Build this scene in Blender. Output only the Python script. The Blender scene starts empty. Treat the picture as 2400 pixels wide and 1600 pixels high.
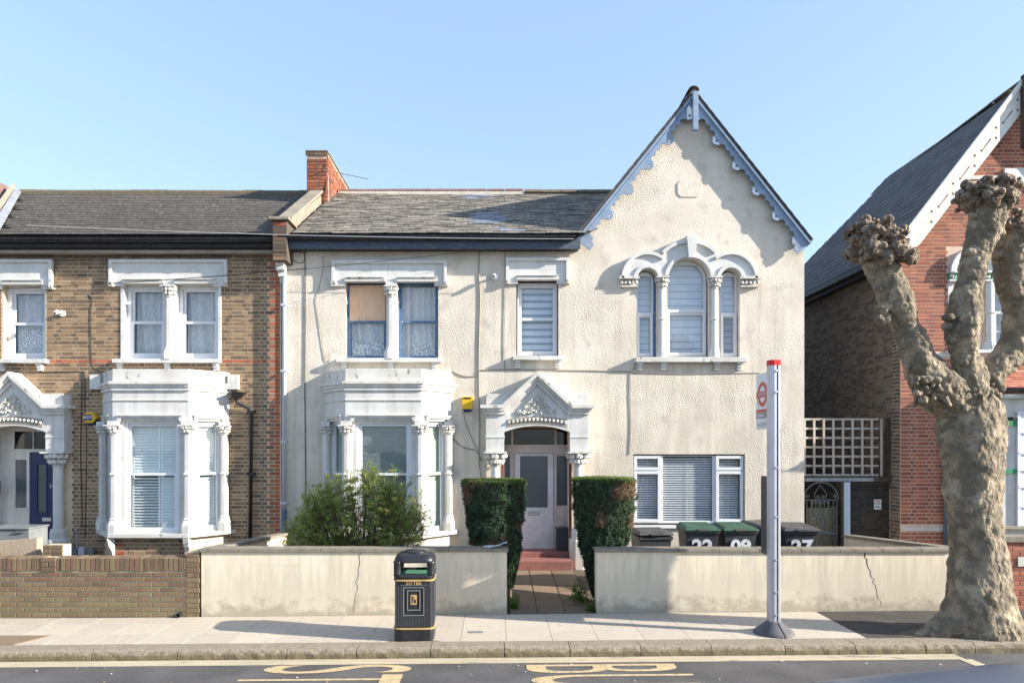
import bpy, bmesh, math, random
import numpy as np
from mathutils import Vector, Matrix, noise
from mathutils.geometry import tessellate_polygon
RND = random.Random(11)
sc = bpy.context.scene
col = sc.collection
# ---------------------------------------------------------------- camera, sky, sun
VX, VY, FP, H = 1165.0, 1045.0, 1600.0, 2.52
def px(x, Y): return (x - VX) * Y / FP
def pz(y, Y): return H - (y - VY) * Y / FP
def PP(pts, Y): return [(px(x, Y), pz(y, Y)) for x, y in pts]
cam = bpy.data.cameras.new('camera'); camo = bpy.data.objects.new('camera', cam); col.objects.link(camo)
camo.location = (0, 0, H); camo.rotation_euler = (math.pi / 2, 0, 0)
cam.sensor_width = 36; cam.lens = 24; cam.shift_x = 35 / 2400; cam.shift_y = 245 / 2400
cam.clip_start = 0.05; cam.clip_end = 1500
sc.camera = camo
SUN_EL = math.radians(22); SUN_AZ = math.atan2(.970, -.246)
w = bpy.data.worlds.new('World'); sc.world = w; w.use_nodes = True
wn = w.node_tree.nodes; sky = wn.new('ShaderNodeTexSky'); sky.sky_type = 'NISHITA'; sky.sun_disc = False
sky.sun_elevation = SUN_EL; sky.sun_rotation = SUN_AZ; sky.air_density = 1.0; sky.dust_density = .6; sky.ozone_density = 1.6
gm_ = wn.new('ShaderNodeGamma'); gm_.inputs[1].default_value = .5; w.node_tree.links.new(sky.outputs[0], gm_.inputs[0])
tn_ = wn.new('ShaderNodeVectorMath'); tn_.operation = 'MULTIPLY'; tn_.inputs[1].default_value = (1.15, 1.32, 1.58); w.node_tree.links.new(gm_.outputs[0], tn_.inputs[0])
w.node_tree.links.new(tn_.outputs[0], wn['Background'].inputs[0]); wn['Background'].inputs[1].default_value = .15
sun = bpy.data.lights.new('sun', 'SUN'); sun.energy = 4.4; sun.angle = math.radians(.5); sun.color = (1, .93, .82)
suno = bpy.data.objects.new('sun', sun); col.objects.link(suno)
sd = Vector((-.970 * math.cos(SUN_EL), .246 * math.cos(SUN_EL), -math.sin(SUN_EL)))
suno.rotation_euler = sd.to_track_quat('-Z', 'Y').to_euler(); suno.location = (20, -6, 12)
vs = sc.view_settings; vs.view_transform = 'Standard'; vs.look = 'None'; vs.exposure = 1.45; vs.gamma = 1; vs.use_curve_mapping = False
F = 13.56          # depth of the house fronts
FL = 13.61
SL = .0085         # fall of the street
def gz(x): return SL * max(-14, min(14, x))

# ---------------------------------------------------------------- materials
def mat(name, c1, c2=None, scale=4, rough=.85, bump=0, bscale=60, bdist=.01, metal=0, stretch=(1, 1, 1), rnd=0, detail=5,
        contrast=(.35, .65), spec=.3, c3=None, c3scale=30, c3amt=(.62, .7), bvor=False):
    m = bpy.data.materials.new(name); m.use_nodes = True
    nt = m.node_tree; N = nt.nodes; L = nt.links; b = N['Principled BSDF']
    b.inputs['Roughness'].default_value = rough; b.inputs['Metallic'].default_value = metal
    b.inputs['Specular IOR Level'].default_value = spec
    geo = N.new('ShaderNodeNewGeometry'); mp = N.new('ShaderNodeMapping'); mp.inputs['Scale'].default_value = stretch
    L.new(geo.outputs['Position'], mp.inputs[0])
    def ns(sc_, det=detail, src=None):
        n = N.new('ShaderNodeTexNoise'); n.inputs['Scale'].default_value = sc_; n.inputs['Detail'].default_value = det
        L.new((src or mp).outputs[0], n.inputs['Vector']); return n
    def mix(f, a, bb):
        x = N.new('ShaderNodeMix'); x.data_type = 'RGBA'
        for i, v in ((0, f), (6, a), (7, bb)):
            if isinstance(v, (tuple, list)): x.inputs[i].default_value = (*v, 1)
            elif isinstance(v, (int, float)): x.inputs[i].default_value = v
            else: L.new(v, x.inputs[i])
        return x.outputs[2]
    def ramp(v, lo, hi):
        r = N.new('ShaderNodeMapRange'); r.inputs[1].default_value = lo; r.inputs[2].default_value = hi; L.new(v, r.inputs[0]); return r.outputs[0]
    out = c1
    if c2 is not None: out = mix(ramp(ns(scale).outputs[0], *contrast), c1, c2)
    if rnd:
        oi = N.new('ShaderNodeObjectInfo'); ad = N.new('ShaderNodeMath'); L.new(oi.outputs['Random'], ad.inputs[0]); L.new(geo.outputs['Random Per Island'], ad.inputs[1])
        fr = N.new('ShaderNodeMath'); fr.operation = 'FRACT'; L.new(ad.outputs[0], fr.inputs[0])
        cr = N.new('ShaderNodeValToRGB'); L.new(fr.outputs[0], cr.inputs[0]); e = cr.color_ramp.elements
        cr.color_ramp.interpolation = 'CONSTANT'
        e[0].position = 0; e[0].color = (*rnd[0], 1); e[1].position = 1 / len(rnd); e[1].color = (*rnd[1], 1)
        for i in range(2, len(rnd)): q = e.new(i / len(rnd)); q.color = (*rnd[i], 1)
        out = mix(.75, out, cr.outputs[0])
    if c3 is not None:
        out = mix(ramp(ns(c3scale, 4).outputs[0], *c3amt), out, c3)
    if isinstance(out, tuple): b.inputs['Base Color'].default_value = (*out, 1)
    else: L.new(out, b.inputs['Base Color'])
    if bump:
        bp = N.new('ShaderNodeBump'); bp.inputs['Strength'].default_value = bump; bp.inputs['Distance'].default_value = bdist
        if bvor:
            v = N.new('ShaderNodeTexVoronoi'); v.inputs['Scale'].default_value = bscale; nz = ns(bscale * .5, 3)
            va = N.new('ShaderNodeVectorMath'); va.operation = 'MULTIPLY_ADD'; L.new(nz.outputs['Color'], va.inputs[0]); va.inputs[1].default_value = (.12, .12, .12); L.new(geo.outputs['Position'], va.inputs[2])
            L.new(va.outputs[0], v.inputs['Vector']); L.new(v.outputs[0], bp.inputs['Height'])
        else: L.new(ns(bscale, 6).outputs[0], bp.inputs['Height'])
        L.new(bp.outputs[0], b.inputs['Normal'])
    m['out'] = 1
    return m
def stain_or_shade(m, colr, z0, z1, amt=1., nscale=3, stretch=(1, 1, .25), slope=SL, thr=(.4, .62)):
    """dirt, on the kerb also painted shade, with its own ragged outline, strongest between heights z0 and z1"""
    nt = m.node_tree; N = nt.nodes; L = nt.links; b = N['Principled BSDF']
    geo = N.new('ShaderNodeNewGeometry'); sp = N.new('ShaderNodeSeparateXYZ'); L.new(geo.outputs['Position'], sp.inputs[0])
    mp = N.new('ShaderNodeMapping'); mp.inputs['Scale'].default_value = stretch; L.new(geo.outputs['Position'], mp.inputs[0])
    n = N.new('ShaderNodeTexNoise'); n.inputs['Scale'].default_value = nscale; n.inputs['Detail'].default_value = 8; n.inputs['Roughness'].default_value = .65; L.new(mp.outputs[0], n.inputs['Vector'])
    ma = N.new('ShaderNodeMath'); ma.operation = 'MULTIPLY_ADD'; L.new(sp.outputs[0], ma.inputs[0]); ma.inputs[1].default_value = -slope; L.new(sp.outputs[2], ma.inputs[2])
    mr = N.new('ShaderNodeMapRange'); mr.inputs[1].default_value = z0; mr.inputs[2].default_value = z1; mr.inputs[3].default_value = .3; mr.inputs[4].default_value = -.25; L.new(ma.outputs[0], mr.inputs[0])
    ad = N.new('ShaderNodeMath'); L.new(n.outputs[0], ad.inputs[0]); L.new(mr.outputs[0], ad.inputs[1])
    m2 = N.new('ShaderNodeMapRange'); m2.inputs[1].default_value = thr[0]; m2.inputs[2].default_value = thr[1]; m2.inputs[4].default_value = amt; L.new(ad.outputs[0], m2.inputs[0])
    x = N.new('ShaderNodeMix'); x.data_type = 'RGBA'; L.new(m2.outputs[0], x.inputs[0]); x.inputs[7].default_value = (*colr, 1)
    if b.inputs['Base Color'].links: L.new(b.inputs['Base Color'].links[0].from_socket, x.inputs[6])
    else: x.inputs[6].default_value = b.inputs['Base Color'].default_value
    L.new(x.outputs[2], b.inputs['Base Color'])
    return m
def glassmat(name, tint, k=1.35, rough=.0, base=.015):
    m = bpy.data.materials.new(name); m.use_nodes = True; nt = m.node_tree; N = nt.nodes; L = nt.links
    N.remove(N['Principled BSDF']); o = N['Material Output']
    t = N.new('ShaderNodeBsdfTransparent'); t.inputs[0].default_value = (*tint, 1)
    g = N.new('ShaderNodeBsdfGlossy'); g.inputs['Roughness'].default_value = rough; g.inputs[0].default_value = (.95, .97, 1, 1)
    lw = N.new('ShaderNodeFresnel'); lw.inputs[0].default_value = 1.5
    mu = N.new('ShaderNodeMath'); mu.operation = 'MULTIPLY_ADD'; mu.use_clamp = True; mu.inputs[1].default_value = k; mu.inputs[2].default_value = base; L.new(lw.outputs[0], mu.inputs[0])
    geo = N.new('ShaderNodeNewGeometry'); nz = N.new('ShaderNodeTexNoise'); nz.inputs['Scale'].default_value = 1.2; L.new(geo.outputs['Position'], nz.inputs['Vector'])
    bp = N.new('ShaderNodeBump'); bp.inputs['Strength'].default_value = .15; bp.inputs['Distance'].default_value = .02; L.new(nz.outputs[0], bp.inputs['Height']); L.new(bp.outputs[0], g.inputs['Normal'])
    fb = N.new('ShaderNodeMath'); fb.operation = 'SUBTRACT'; fb.inputs[0].default_value = 1; L.new(geo.outputs['Backfacing'], fb.inputs[1]); fm_ = N.new('ShaderNodeMath'); fm_.operation = 'MULTIPLY'; L.new(mu.outputs[0], fm_.inputs[0]); L.new(fb.outputs[0], fm_.inputs[1])
    x = N.new('ShaderNodeMixShader'); L.new(fm_.outputs[0], x.inputs[0]); L.new(t.outputs[0], x.inputs[1]); L.new(g.outputs[0], x.inputs[2]); L.new(x.outputs[0], o.inputs[0])
    return m
MT = {}
MT['stucco'] = stain_or_shade(mat('stucco', (.72, .645, .54), (.625, .555, .46), 1.6, .9, .9, 34, .014, detail=9, contrast=(.38, .62), c3=(.54, .48, .41), c3scale=3.1, c3amt=(.55, .72)), (.55, .49, .38), .2, 1.1, .4, 4)
stain_or_shade(MT['stucco'], (.44, .39, .31), -1, 12, .45, 8, (1, 1, .07), 0, (.54, .72))
_nt = MT['stucco'].node_tree; _b = [q for q in _nt.nodes if q.type == 'BUMP'][0]; _g = _nt.nodes.new('ShaderNodeNewGeometry'); _n = _nt.nodes.new('ShaderNodeTexNoise'); _n.inputs['Scale'].default_value = .9; _n.inputs['Detail'].default_value = 3; _m = _nt.nodes.new('ShaderNodeMapRange'); _m.inputs[1].default_value = .38; _m.inputs[2].default_value = .62; _m.inputs[3].default_value = .3; _m.inputs[4].default_value = 1.0
_nt.links.new(_g.outputs['Position'], _n.inputs['Vector']); _nt.links.new(_n.outputs[0], _m.inputs[0]); _nt.links.new(_m.outputs[0], _b.inputs['Strength'])
MT['stucco_smooth'] = mat('smooth_render', (.70, .65, .56), (.64, .59, .50), 2, .9, .15, 60, .005)
MT['plaque'] = mat('painted_plaque', (.70, .64, .54), (.64, .58, .48), 9, .85, .4, 30, .01)
MT['white'] = stain_or_shade(mat('white_masonry_paint', (.68, .67, .645), (.59, .58, .55), 3, .6, .25, 30, .008, c3=(.52, .48, .41), c3scale=8, c3amt=(.62, .80)), (.48, .45, .39), .2, .9, .45, 5)
stain_or_shade(MT['white'], (.38, .35, .30), -1, 12, .4, 7, (1, 1, .1), 0, (.56, .74))
MT['whitedirt'] = mat('weathered_white_paint', (.67, .65, .61), (.55, .525, .47), 2.5, .7, .25, 40, .008, c3=(.22, .21, .19), c3scale=9, c3amt=(.60, .72), stretch=(1, 1, .6))
MT['carve'] = mat('painted_carving', (.66, .64, .59), (.36, .33, .28), 22, .7, .3, 60, .01, contrast=(.45, .7))
MT['upvc'] = mat('white_window_frame', (.70, .70, .71), rough=.35, spec=.5)
MT['bluepaint'] = mat('peeling_blue_paint', (.07, .14, .28), (.11, .19, .33), 9, .6, .3, 60, .004, c3=(.42, .42, .38), c3scale=26, c3amt=(.62, .66))
MT['barge'] = mat('pale_blue_bargeboard', (.21, .29, .40), (.27, .35, .46), 6, .6, .3, 70, .004, c3=(.38, .26, .2), c3scale=16, c3amt=(.66, .70))
MT['bargewhite'] = mat('cream_bargeboard', (.70, .68, .62), (.62, .60, .54), 5, .6, .2, 60, .004)
MT['ply'] = mat('plywood', (.74, .47, .30), (.80, .56, .38), 14, .7, .2, 80, .003, stretch=(1, 1, .25))
B_ = lambda *a: a
MT['brick'] = stain_or_shade(mat('brown_stock_brick', (.24, .165, .10), (.17, .115, .07), 25, .9, .5, 120, .006,
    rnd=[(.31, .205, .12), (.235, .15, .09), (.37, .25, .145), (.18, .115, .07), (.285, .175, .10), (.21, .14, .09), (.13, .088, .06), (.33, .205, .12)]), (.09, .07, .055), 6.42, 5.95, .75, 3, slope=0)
MT['brickred'] = mat('red_rubbed_brick', (.46, .12, .055), (.34, .09, .045), 25, .9, .4, 120, .005, rnd=[(.40, .12, .06), (.33, .10, .055), (.44, .15, .075), (.28, .09, .055)])
MT['brickstack'] = mat('sooty_red_brick', (.36, .115, .06), (.27, .085, .05), 25, .9, .5, 100, .008, rnd=[(.34, .11, .06), (.26, .085, .05), (.40, .15, .085), (.20, .08, .055)], c3=(.07, .055, .045), c3scale=5, c3amt=(.55, .68))
MT['brickr2'] = mat('red_brick', (.30, .085, .045), (.22, .065, .04), 25, .9, .4, 120, .005, rnd=[(.37, .14, .09), (.29, .11, .075), (.41, .165, .10), (.23, .095, .07), (.44, .165, .09), (.33, .125, .08)], c3=(.50, .40, .32), c3scale=14, c3amt=(.72, .8))
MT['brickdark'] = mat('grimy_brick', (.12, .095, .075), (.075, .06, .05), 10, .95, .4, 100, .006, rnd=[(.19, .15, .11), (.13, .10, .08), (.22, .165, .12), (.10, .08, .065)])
MT['brickblack'] = mat('sooty_brick', (.05, .045, .035), (.03, .028, .022), 10, .95, rnd=[(.055, .045, .035), (.035, .03, .025), (.07, .045, .035), (.03, .03, .022)])
MT['brickgarden'] = stain_or_shade(mat('garden_wall_brick', (.19, .125, .075), (.14, .095, .06), 18, .95, .7, 90, .008,
    rnd=[(.19, .135, .085), (.16, .11, .07), (.21, .145, .09), (.18, .105, .07), (.125, .09, .062), (.20, .155, .09)]), (.20, .17, .085), 0, .6, .4, 3.5, (1, 1, 1))
MT['mortar'] = stain_or_shade(mat('mortar', (.64, .53, .38), (.54, .45, .32), 6, .95, .3, 90, .006), (.16, .13, .10), 6.42, 5.95, .75, 3, slope=0)
MT['mortarg'] = stain_or_shade(mat('lime_mortar', (.60, .53, .36), (.50, .44, .29), 6, .95, .4, 90, .006), (.42, .38, .23), 0, .6, .45, 4, (1, 1, 1))
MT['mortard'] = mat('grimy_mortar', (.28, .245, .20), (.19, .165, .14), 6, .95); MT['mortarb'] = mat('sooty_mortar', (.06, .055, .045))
MT['mortarr'] = mat('pale_mortar', (.66, .50, .38), (.58, .43, .32), 6, .95)
MT['slateL'] = stain_or_shade(mat('weathered_slate', (.14, .125, .11), (.11, .10, .088), 4, .85, .5, 50, .008, rnd=[(.155, .138, .12), (.12, .108, .095), (.14, .125, .11), (.11, .10, .09)], c3=(.50, .47, .40), c3scale=19, c3amt=(.655, .68)), (.06, .05, .038), 0, 20, .8, 13, (1, 1, 2), 0, (.5, .6))
MT['slateM'] = mat('mossy_slate', (.23, .20, .165), (.15, .135, .11), 9, .85, .5, 60, .008, rnd=[(.23, .205, .17), (.15, .135, .11), (.195, .172, .14), (.27, .24, .20), (.115, .102, .085)], c3=(.07, .062, .04), c3scale=13, c3amt=(.56, .66))
MT['slateB'] = mat('replaced_blue_slate', (.23, .24, .28), rnd=[(.21, .22, .26), (.27, .28, .32), (.18, .19, .23)], rough=.6)
MT['slateR'] = mat('grey_slate', (.14, .136, .138), (.115, .112, .115), 3, .9, spec=.1, rnd=[(.14, .136, .14), (.12, .117, .12), (.155, .15, .154)])
MT['tile'] = mat('brown_roof_tile', (.22, .13, .10), (.16, .10, .08), 6, .85)
MT['tilered'] = mat('red_roof_tile', (.42, .16, .10), (.33, .13, .085), 6, .85, rnd=[(.42, .16, .10), (.34, .12, .08), (.48, .20, .13)])
MT['ridge'] = mat('ridge_tile', (.24, .15, .12), (.18, .12, .1), 6, .85); MT['ridgedark'] = mat('old_ridge_tile', (.12, .11, .09), (.19, .15, .09), 12, .9, .5, 40, .01)
MT['mortarw'] = mat('bedding_mortar', (.66, .60, .50), (.55, .5, .42), 8, .9)
MT['concrete'] = mat('coping_concrete', (.30, .26, .20), (.22, .19, .15), 4, .9, .4, 40, .008)
MT['copingc'] = stain_or_shade(mat('garden_wall_coping', (.24, .20, .16), (.17, .145, .115), 5, .9, .4, 50, .006), (.33, .31, .24), 0, 2, .3, 12)
MT['lead'] = mat('lead_flashing', (.33, .34, .35), (.25, .26, .28), 5, .5, metal=.3)
MT['gutter'] = mat('black_gutter', (.018, .018, .02), (.03, .03, .032), 5, .45)
MT['fascia'] = mat('dark_fascia', (.035, .035, .04), (.05, .05, .055), 5, .6)
MT['fasciab'] = mat('blue_grey_fascia', (.06, .08, .115), (.09, .115, .155), 7, .7, c3=(.35, .22, .14), c3scale=9, c3amt=(.66, .70), stretch=(1, 1, 4))
MT['moulding'] = mat('stone_moulding', (.36, .32, .26), (.28, .25, .2), 5, .8)
MT['wallplaster'] = stain_or_shade(stain_or_shade(mat('rendered_garden_wall', (.74, .645, .50), (.67, .58, .44), 6, .9, .25, 50, .006, stretch=(1, 1, .12), c3=(.50, .445, .35), c3scale=4, c3amt=(.58, .78)), (.27, .23, .165), -.1, .36, .8, 5, (1, 1, 1.2)), (.42, .375, .29), .1, 1.2, .4, 14, (1, 1, .1))
MT['slab'] = mat('paving_slab', (.50, .43, .345), (.43, .37, .295), 3, .85, .15, 80, .004, rnd=[(.49, .425, .34), (.45, .39, .315), (.52, .45, .36), (.475, .41, .335)], c3=(.30, .265, .215), c3scale=11, c3amt=(.60, .80))
MT['slabpath'] = mat('brown_path_slab', (.21, .15, .10), (.16, .115, .08), 5, .9, .2, 60, .004, rnd=[(.22, .16, .11), (.18, .13, .09), (.24, .17, .11)])
MT['kerb'] = stain_or_shade(mat('granite_kerb', (.31, .255, .20), (.23, .19, .145), 30, .9, .5, 30, .015), (.15, .125, .07), -.12, .03, .9, 14, (1, 1, 1), thr=(.42, .58))  # brown-green dirt, plus shade on the front face painted into the colour
MT['asphalt'] = mat('asphalt', (.12, .112, .108), (.082, .077, .074), 1.6, .85, .6, 90, .008, c3=(.22, .21, .20), c3scale=70, c3amt=(.64, .70))
MT['tarmac'] = mat('footway_tarmac', (.075, .066, .058), (.055, .05, .045), 4, .9, .5, 150, .006, c3=(.14, .115, .085), c3scale=3, c3amt=(.58, .72))
MT['yellow'] = mat('worn_yellow_paint', (.56, .43, .235), (.46, .35, .20), 8, .8, .2, 150, .003, c3=(.14, .125, .105), c3scale=26, c3amt=(.60, .70))
MT['yline'] = mat('faded_edge_line', (.50, .42, .29), (.42, .35, .24), 5, .85, c3=(.22, .19, .15), c3scale=8, c3amt=(.6, .75), stretch=(.3, 1, 1))
MT['whiteline'] = mat('white_road_paint', (.6, .6, .58))
MT['soil'] = mat('garden_soil', (.09, .065, .045), (.14, .11, .08), 6, .95, .6, 40, .02); MT['ground'] = mat('ground', (.14, .13, .12), (.11, .10, .09), 1)
MT['litter'] = mat('paper_scraps', (.62, .6, .56), rnd=[(.65, .63, .6), (.3, .18, .1), (.6, .6, .6)])
MT['binblack'] = mat('black_cast_plastic', (.013, .0135, .016), (.022, .023, .026), 6, .38, .1, 60, .003, spec=.5)
MT['gold'] = mat('gold_paint', (.50, .34, .15), (.42, .28, .11), 10, .5)
MT['silverline'] = mat('pale_grey_moulding', (.20, .20, .21), rough=.4)  # paler grey than the bin body, for the panel moulding
MT['bingreen'] = mat('green_liner', (.06, .22, .12)); MT['greenlid'] = mat('green_bin_lid', (.03, .08, .05), (.045, .10, .065), 5, .5)
MT['binbody'] = mat('dark_wheelie_plastic', (.035, .037, .040), (.05, .05, .054), 5, .5); MT['binlid'] = mat('grey_black_lid', (.05, .05, .055), (.10, .095, .09), 6, .55)
MT['chalk'] = mat('white_house_number_paint', (.62, .64, .68), (.50, .52, .56), 30, .7, c3=(.06, .06, .07), c3scale=40, c3amt=(.62, .66))
MT['alu'] = mat('brushed_aluminium', (.45, .45, .49), rough=.4, metal=.6, c2=(.52, .52, .56), scale=3); MT['aludark'] = mat('dark_groove', (.05, .05, .055))
MT['rubber'] = mat('rubber_base', (.09, .09, .095), (.12, .12, .125), 8, .7); MT['red'] = mat('red_cap', (.62, .02, .02), rough=.5)
MT['signwhite'] = mat('sign_white', (.72, .72, .75), rough=.5); MT['signred'] = mat('sign_red', (.55, .10, .06), rough=.5); MT['signgrey'] = mat('sign_grey', (.25, .24, .24), (.33, .32, .31), 9, .5)
MT['casedark'] = mat('timetable_case', (.045, .05, .062), rough=.5)
MT['paint_door'] = mat('off_white_door_paint', (.66, .63, .64), (.58, .55, .56), 5, .5); MT['pinkframe'] = mat('pink_white_frame', (.56, .47, .43), (.48, .40, .37), 6, .6)
MT['bluedoor'] = mat('navy_door_paint', (.004, .014, .075), (.006, .02, .095), 4, .35, spec=.5)
MT['redstep'] = mat('red_painted_step', (.30, .12, .10), (.22, .10, .085), 6, .7, c3=(.20, .13, .1), c3scale=9, c3amt=(.58, .7)); MT['redbrown'] = mat('reddish_brown_paint', (.20, .075, .05), (.15, .06, .04), 6, .7)
MT['chrome'] = mat('chrome', (.6, .6, .6), rough=.25, metal=.9); MT['dark'] = mat('dark_void', (.01, .01, .01))
MT['curtain'] = mat('net_curtain', (.66, .66, .66), (.40, .40, .41), 14, .9, stretch=(6, 6, .6)); MT['lace'] = mat('lace', (.78, .78, .79), (.30, .31, .33), 34, .9, contrast=(.47, .53))
MT['blindg'] = mat('pale_roller_blind', (.66, .70, .76), (.60, .64, .70), 4, .8); MT['blindd'] = mat('dark_blind_band', (.25, .31, .38)); MT['slat'] = mat('white_slat', (.82, .83, .85), rough=.5)
MT['baythin'] = mat('grey_green_slat', (.30, .35, .35), (.24, .29, .29), 8); MT['baypale'] = mat('pale_green_blind', (.50, .60, .50), (.44, .54, .44), 6)
MT['shutter'] = mat('white_shutter', (.78, .84, .84), rough=.55); MT['room'] = mat('room_wall', (.10, .09, .08)); MT['curtaind'] = mat('dark_curtain', (.06, .06, .075), (.10, .10, .12), 8, .9, stretch=(5, 5, .5))
MT['frost'] = mat('frosted_glass', (.10, .11, .12), (.07, .08, .09), 60, .25, .3, 200, .002, spec=.6)
MT['glass'] = glassmat('window_glass', (.975, .985, .985), 1.6, 0, .02); MT['glassd'] = glassmat('dark_glass', (.35, .38, .40), 1., .02, .0)
MT['cable'] = mat('cable_black', (.03, .03, .032), rough=.6); MT['cablel'] = mat('painted_cable', (.30, .27, .22)); MT['wirew'] = mat('pale_wire', (.45, .45, .44))
MT['alarmy'] = mat('yellow_alarm_case', (.68, .42, .02), rough=.4); MT['alarmb'] = mat('navy_alarm_base', (.01, .015, .10), rough=.4)
MT['timber'] = mat('weathered_timber', (.50, .44, .37), (.40, .345, .28), 8, .85, .3, 40, .004, stretch=(1, 1, .2)); MT['timberd'] = mat('dark_timber', (.06, .045, .035), (.09, .07, .05), 8, .9)
MT['iron'] = mat('grey_iron', (.20, .20, .19), (.14, .14, .13), 20, .5, metal=.4); MT['perf'] = mat('perforated_steel', (.58, .64, .68), rough=.5)
MT['creamboard'] = mat('cream_board', (.60, .56, .36), (.52, .47, .33), 3, .8); MT['green'] = mat('green_paint', (.05, .26, .13)); MT['pebble'] = mat('pebble_dash', (.48, .37, .28), (.36, .28, .2), 45, .95, .9, 60, .02)
MT['greybox'] = mat('grey_plastic', (.16, .17, .17), (.20, .21, .21), 5, .6); MT['pipeblue'] = mat('grey_blue_pipe', (.10, .13, .18)); MT['pipew'] = mat('pale_pipe', (.50, .52, .58), rough=.6)
MT['bark'] = mat('plane_bark', (.30, .24, .165), (.165, .135, .095), 6.5, .9, 1.0, 16, .07, detail=10, c3=(.38, .315, .22), c3scale=5, c3amt=(.54, .68), contrast=(.40, .55), stretch=(1, 1, .8)); MT['barkk'] = mat('knuckle_bark', (.33, .25, .18), (.11, .085, .062), 12, .95, 1.0, 30, .05, detail=8, c3=(.42, .32, .24), c3scale=16, c3amt=(.58, .66))
MT['leaf'] = mat('shrub_leaf', (.26, .33, .08), rough=.5, rnd=[(.31, .40, .09), (.21, .30, .07), (.46, .52, .14), (.44, .34, .12), (.28, .37, .09), (.15, .22, .06)], spec=.5)
MT['yew'] = mat('conifer_leaf', (.045, .075, .038), rough=.8, rnd=[(.055, .095, .05), (.03, .06, .04), (.08, .125, .06), (.04, .075, .05), (.11, .15, .06)], c3=(.27, .16, .10), c3scale=2.0, c3amt=(.55, .66)); MT['yewtop'] = mat('fresh_conifer_leaf', (.14, .20, .05), rnd=[(.15, .22, .05), (.10, .17, .045), (.18, .24, .07)])
MT['stem'] = mat('stem_bark', (.12, .09, .06)); MT['weed'] = mat('weed_leaf', (.09, .17, .03), rnd=[(.10, .19, .035), (.07, .14, .03), (.14, .22, .05)])
MT['carpaint'] = mat('dark_grey_car_paint', (.17, .195, .25), rough=.3, metal=.4, spec=.6); MT['tyre'] = mat('tyre_rubber', (.02, .02, .02)); MT['lamp'] = mat('lamp_lens', (.6, .6, .6), rough=.1)
MT['paper'] = mat('newspaper', (.62, .61, .58), (.25, .25, .26), 30, .9, contrast=(.5, .6))

for _k in ('leaf', 'yew', 'yewtop', 'weed'):
    nt = MT[_k].node_tree; N = nt.nodes; b = N['Principled BSDF']; t = N.new('ShaderNodeBsdfTranslucent'); x = N.new('ShaderNodeMixShader'); x.inputs[0].default_value = .5 if _k != 'yew' else .2
    nt.links.new(b.inputs['Base Color'].links[0].from_socket, t.inputs[0]); nt.links.new(b.outputs[0], x.inputs[1]); nt.links.new(t.outputs[0], x.inputs[2]); nt.links.new(x.outputs[0], N['Material Output'].inputs[0])
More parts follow.
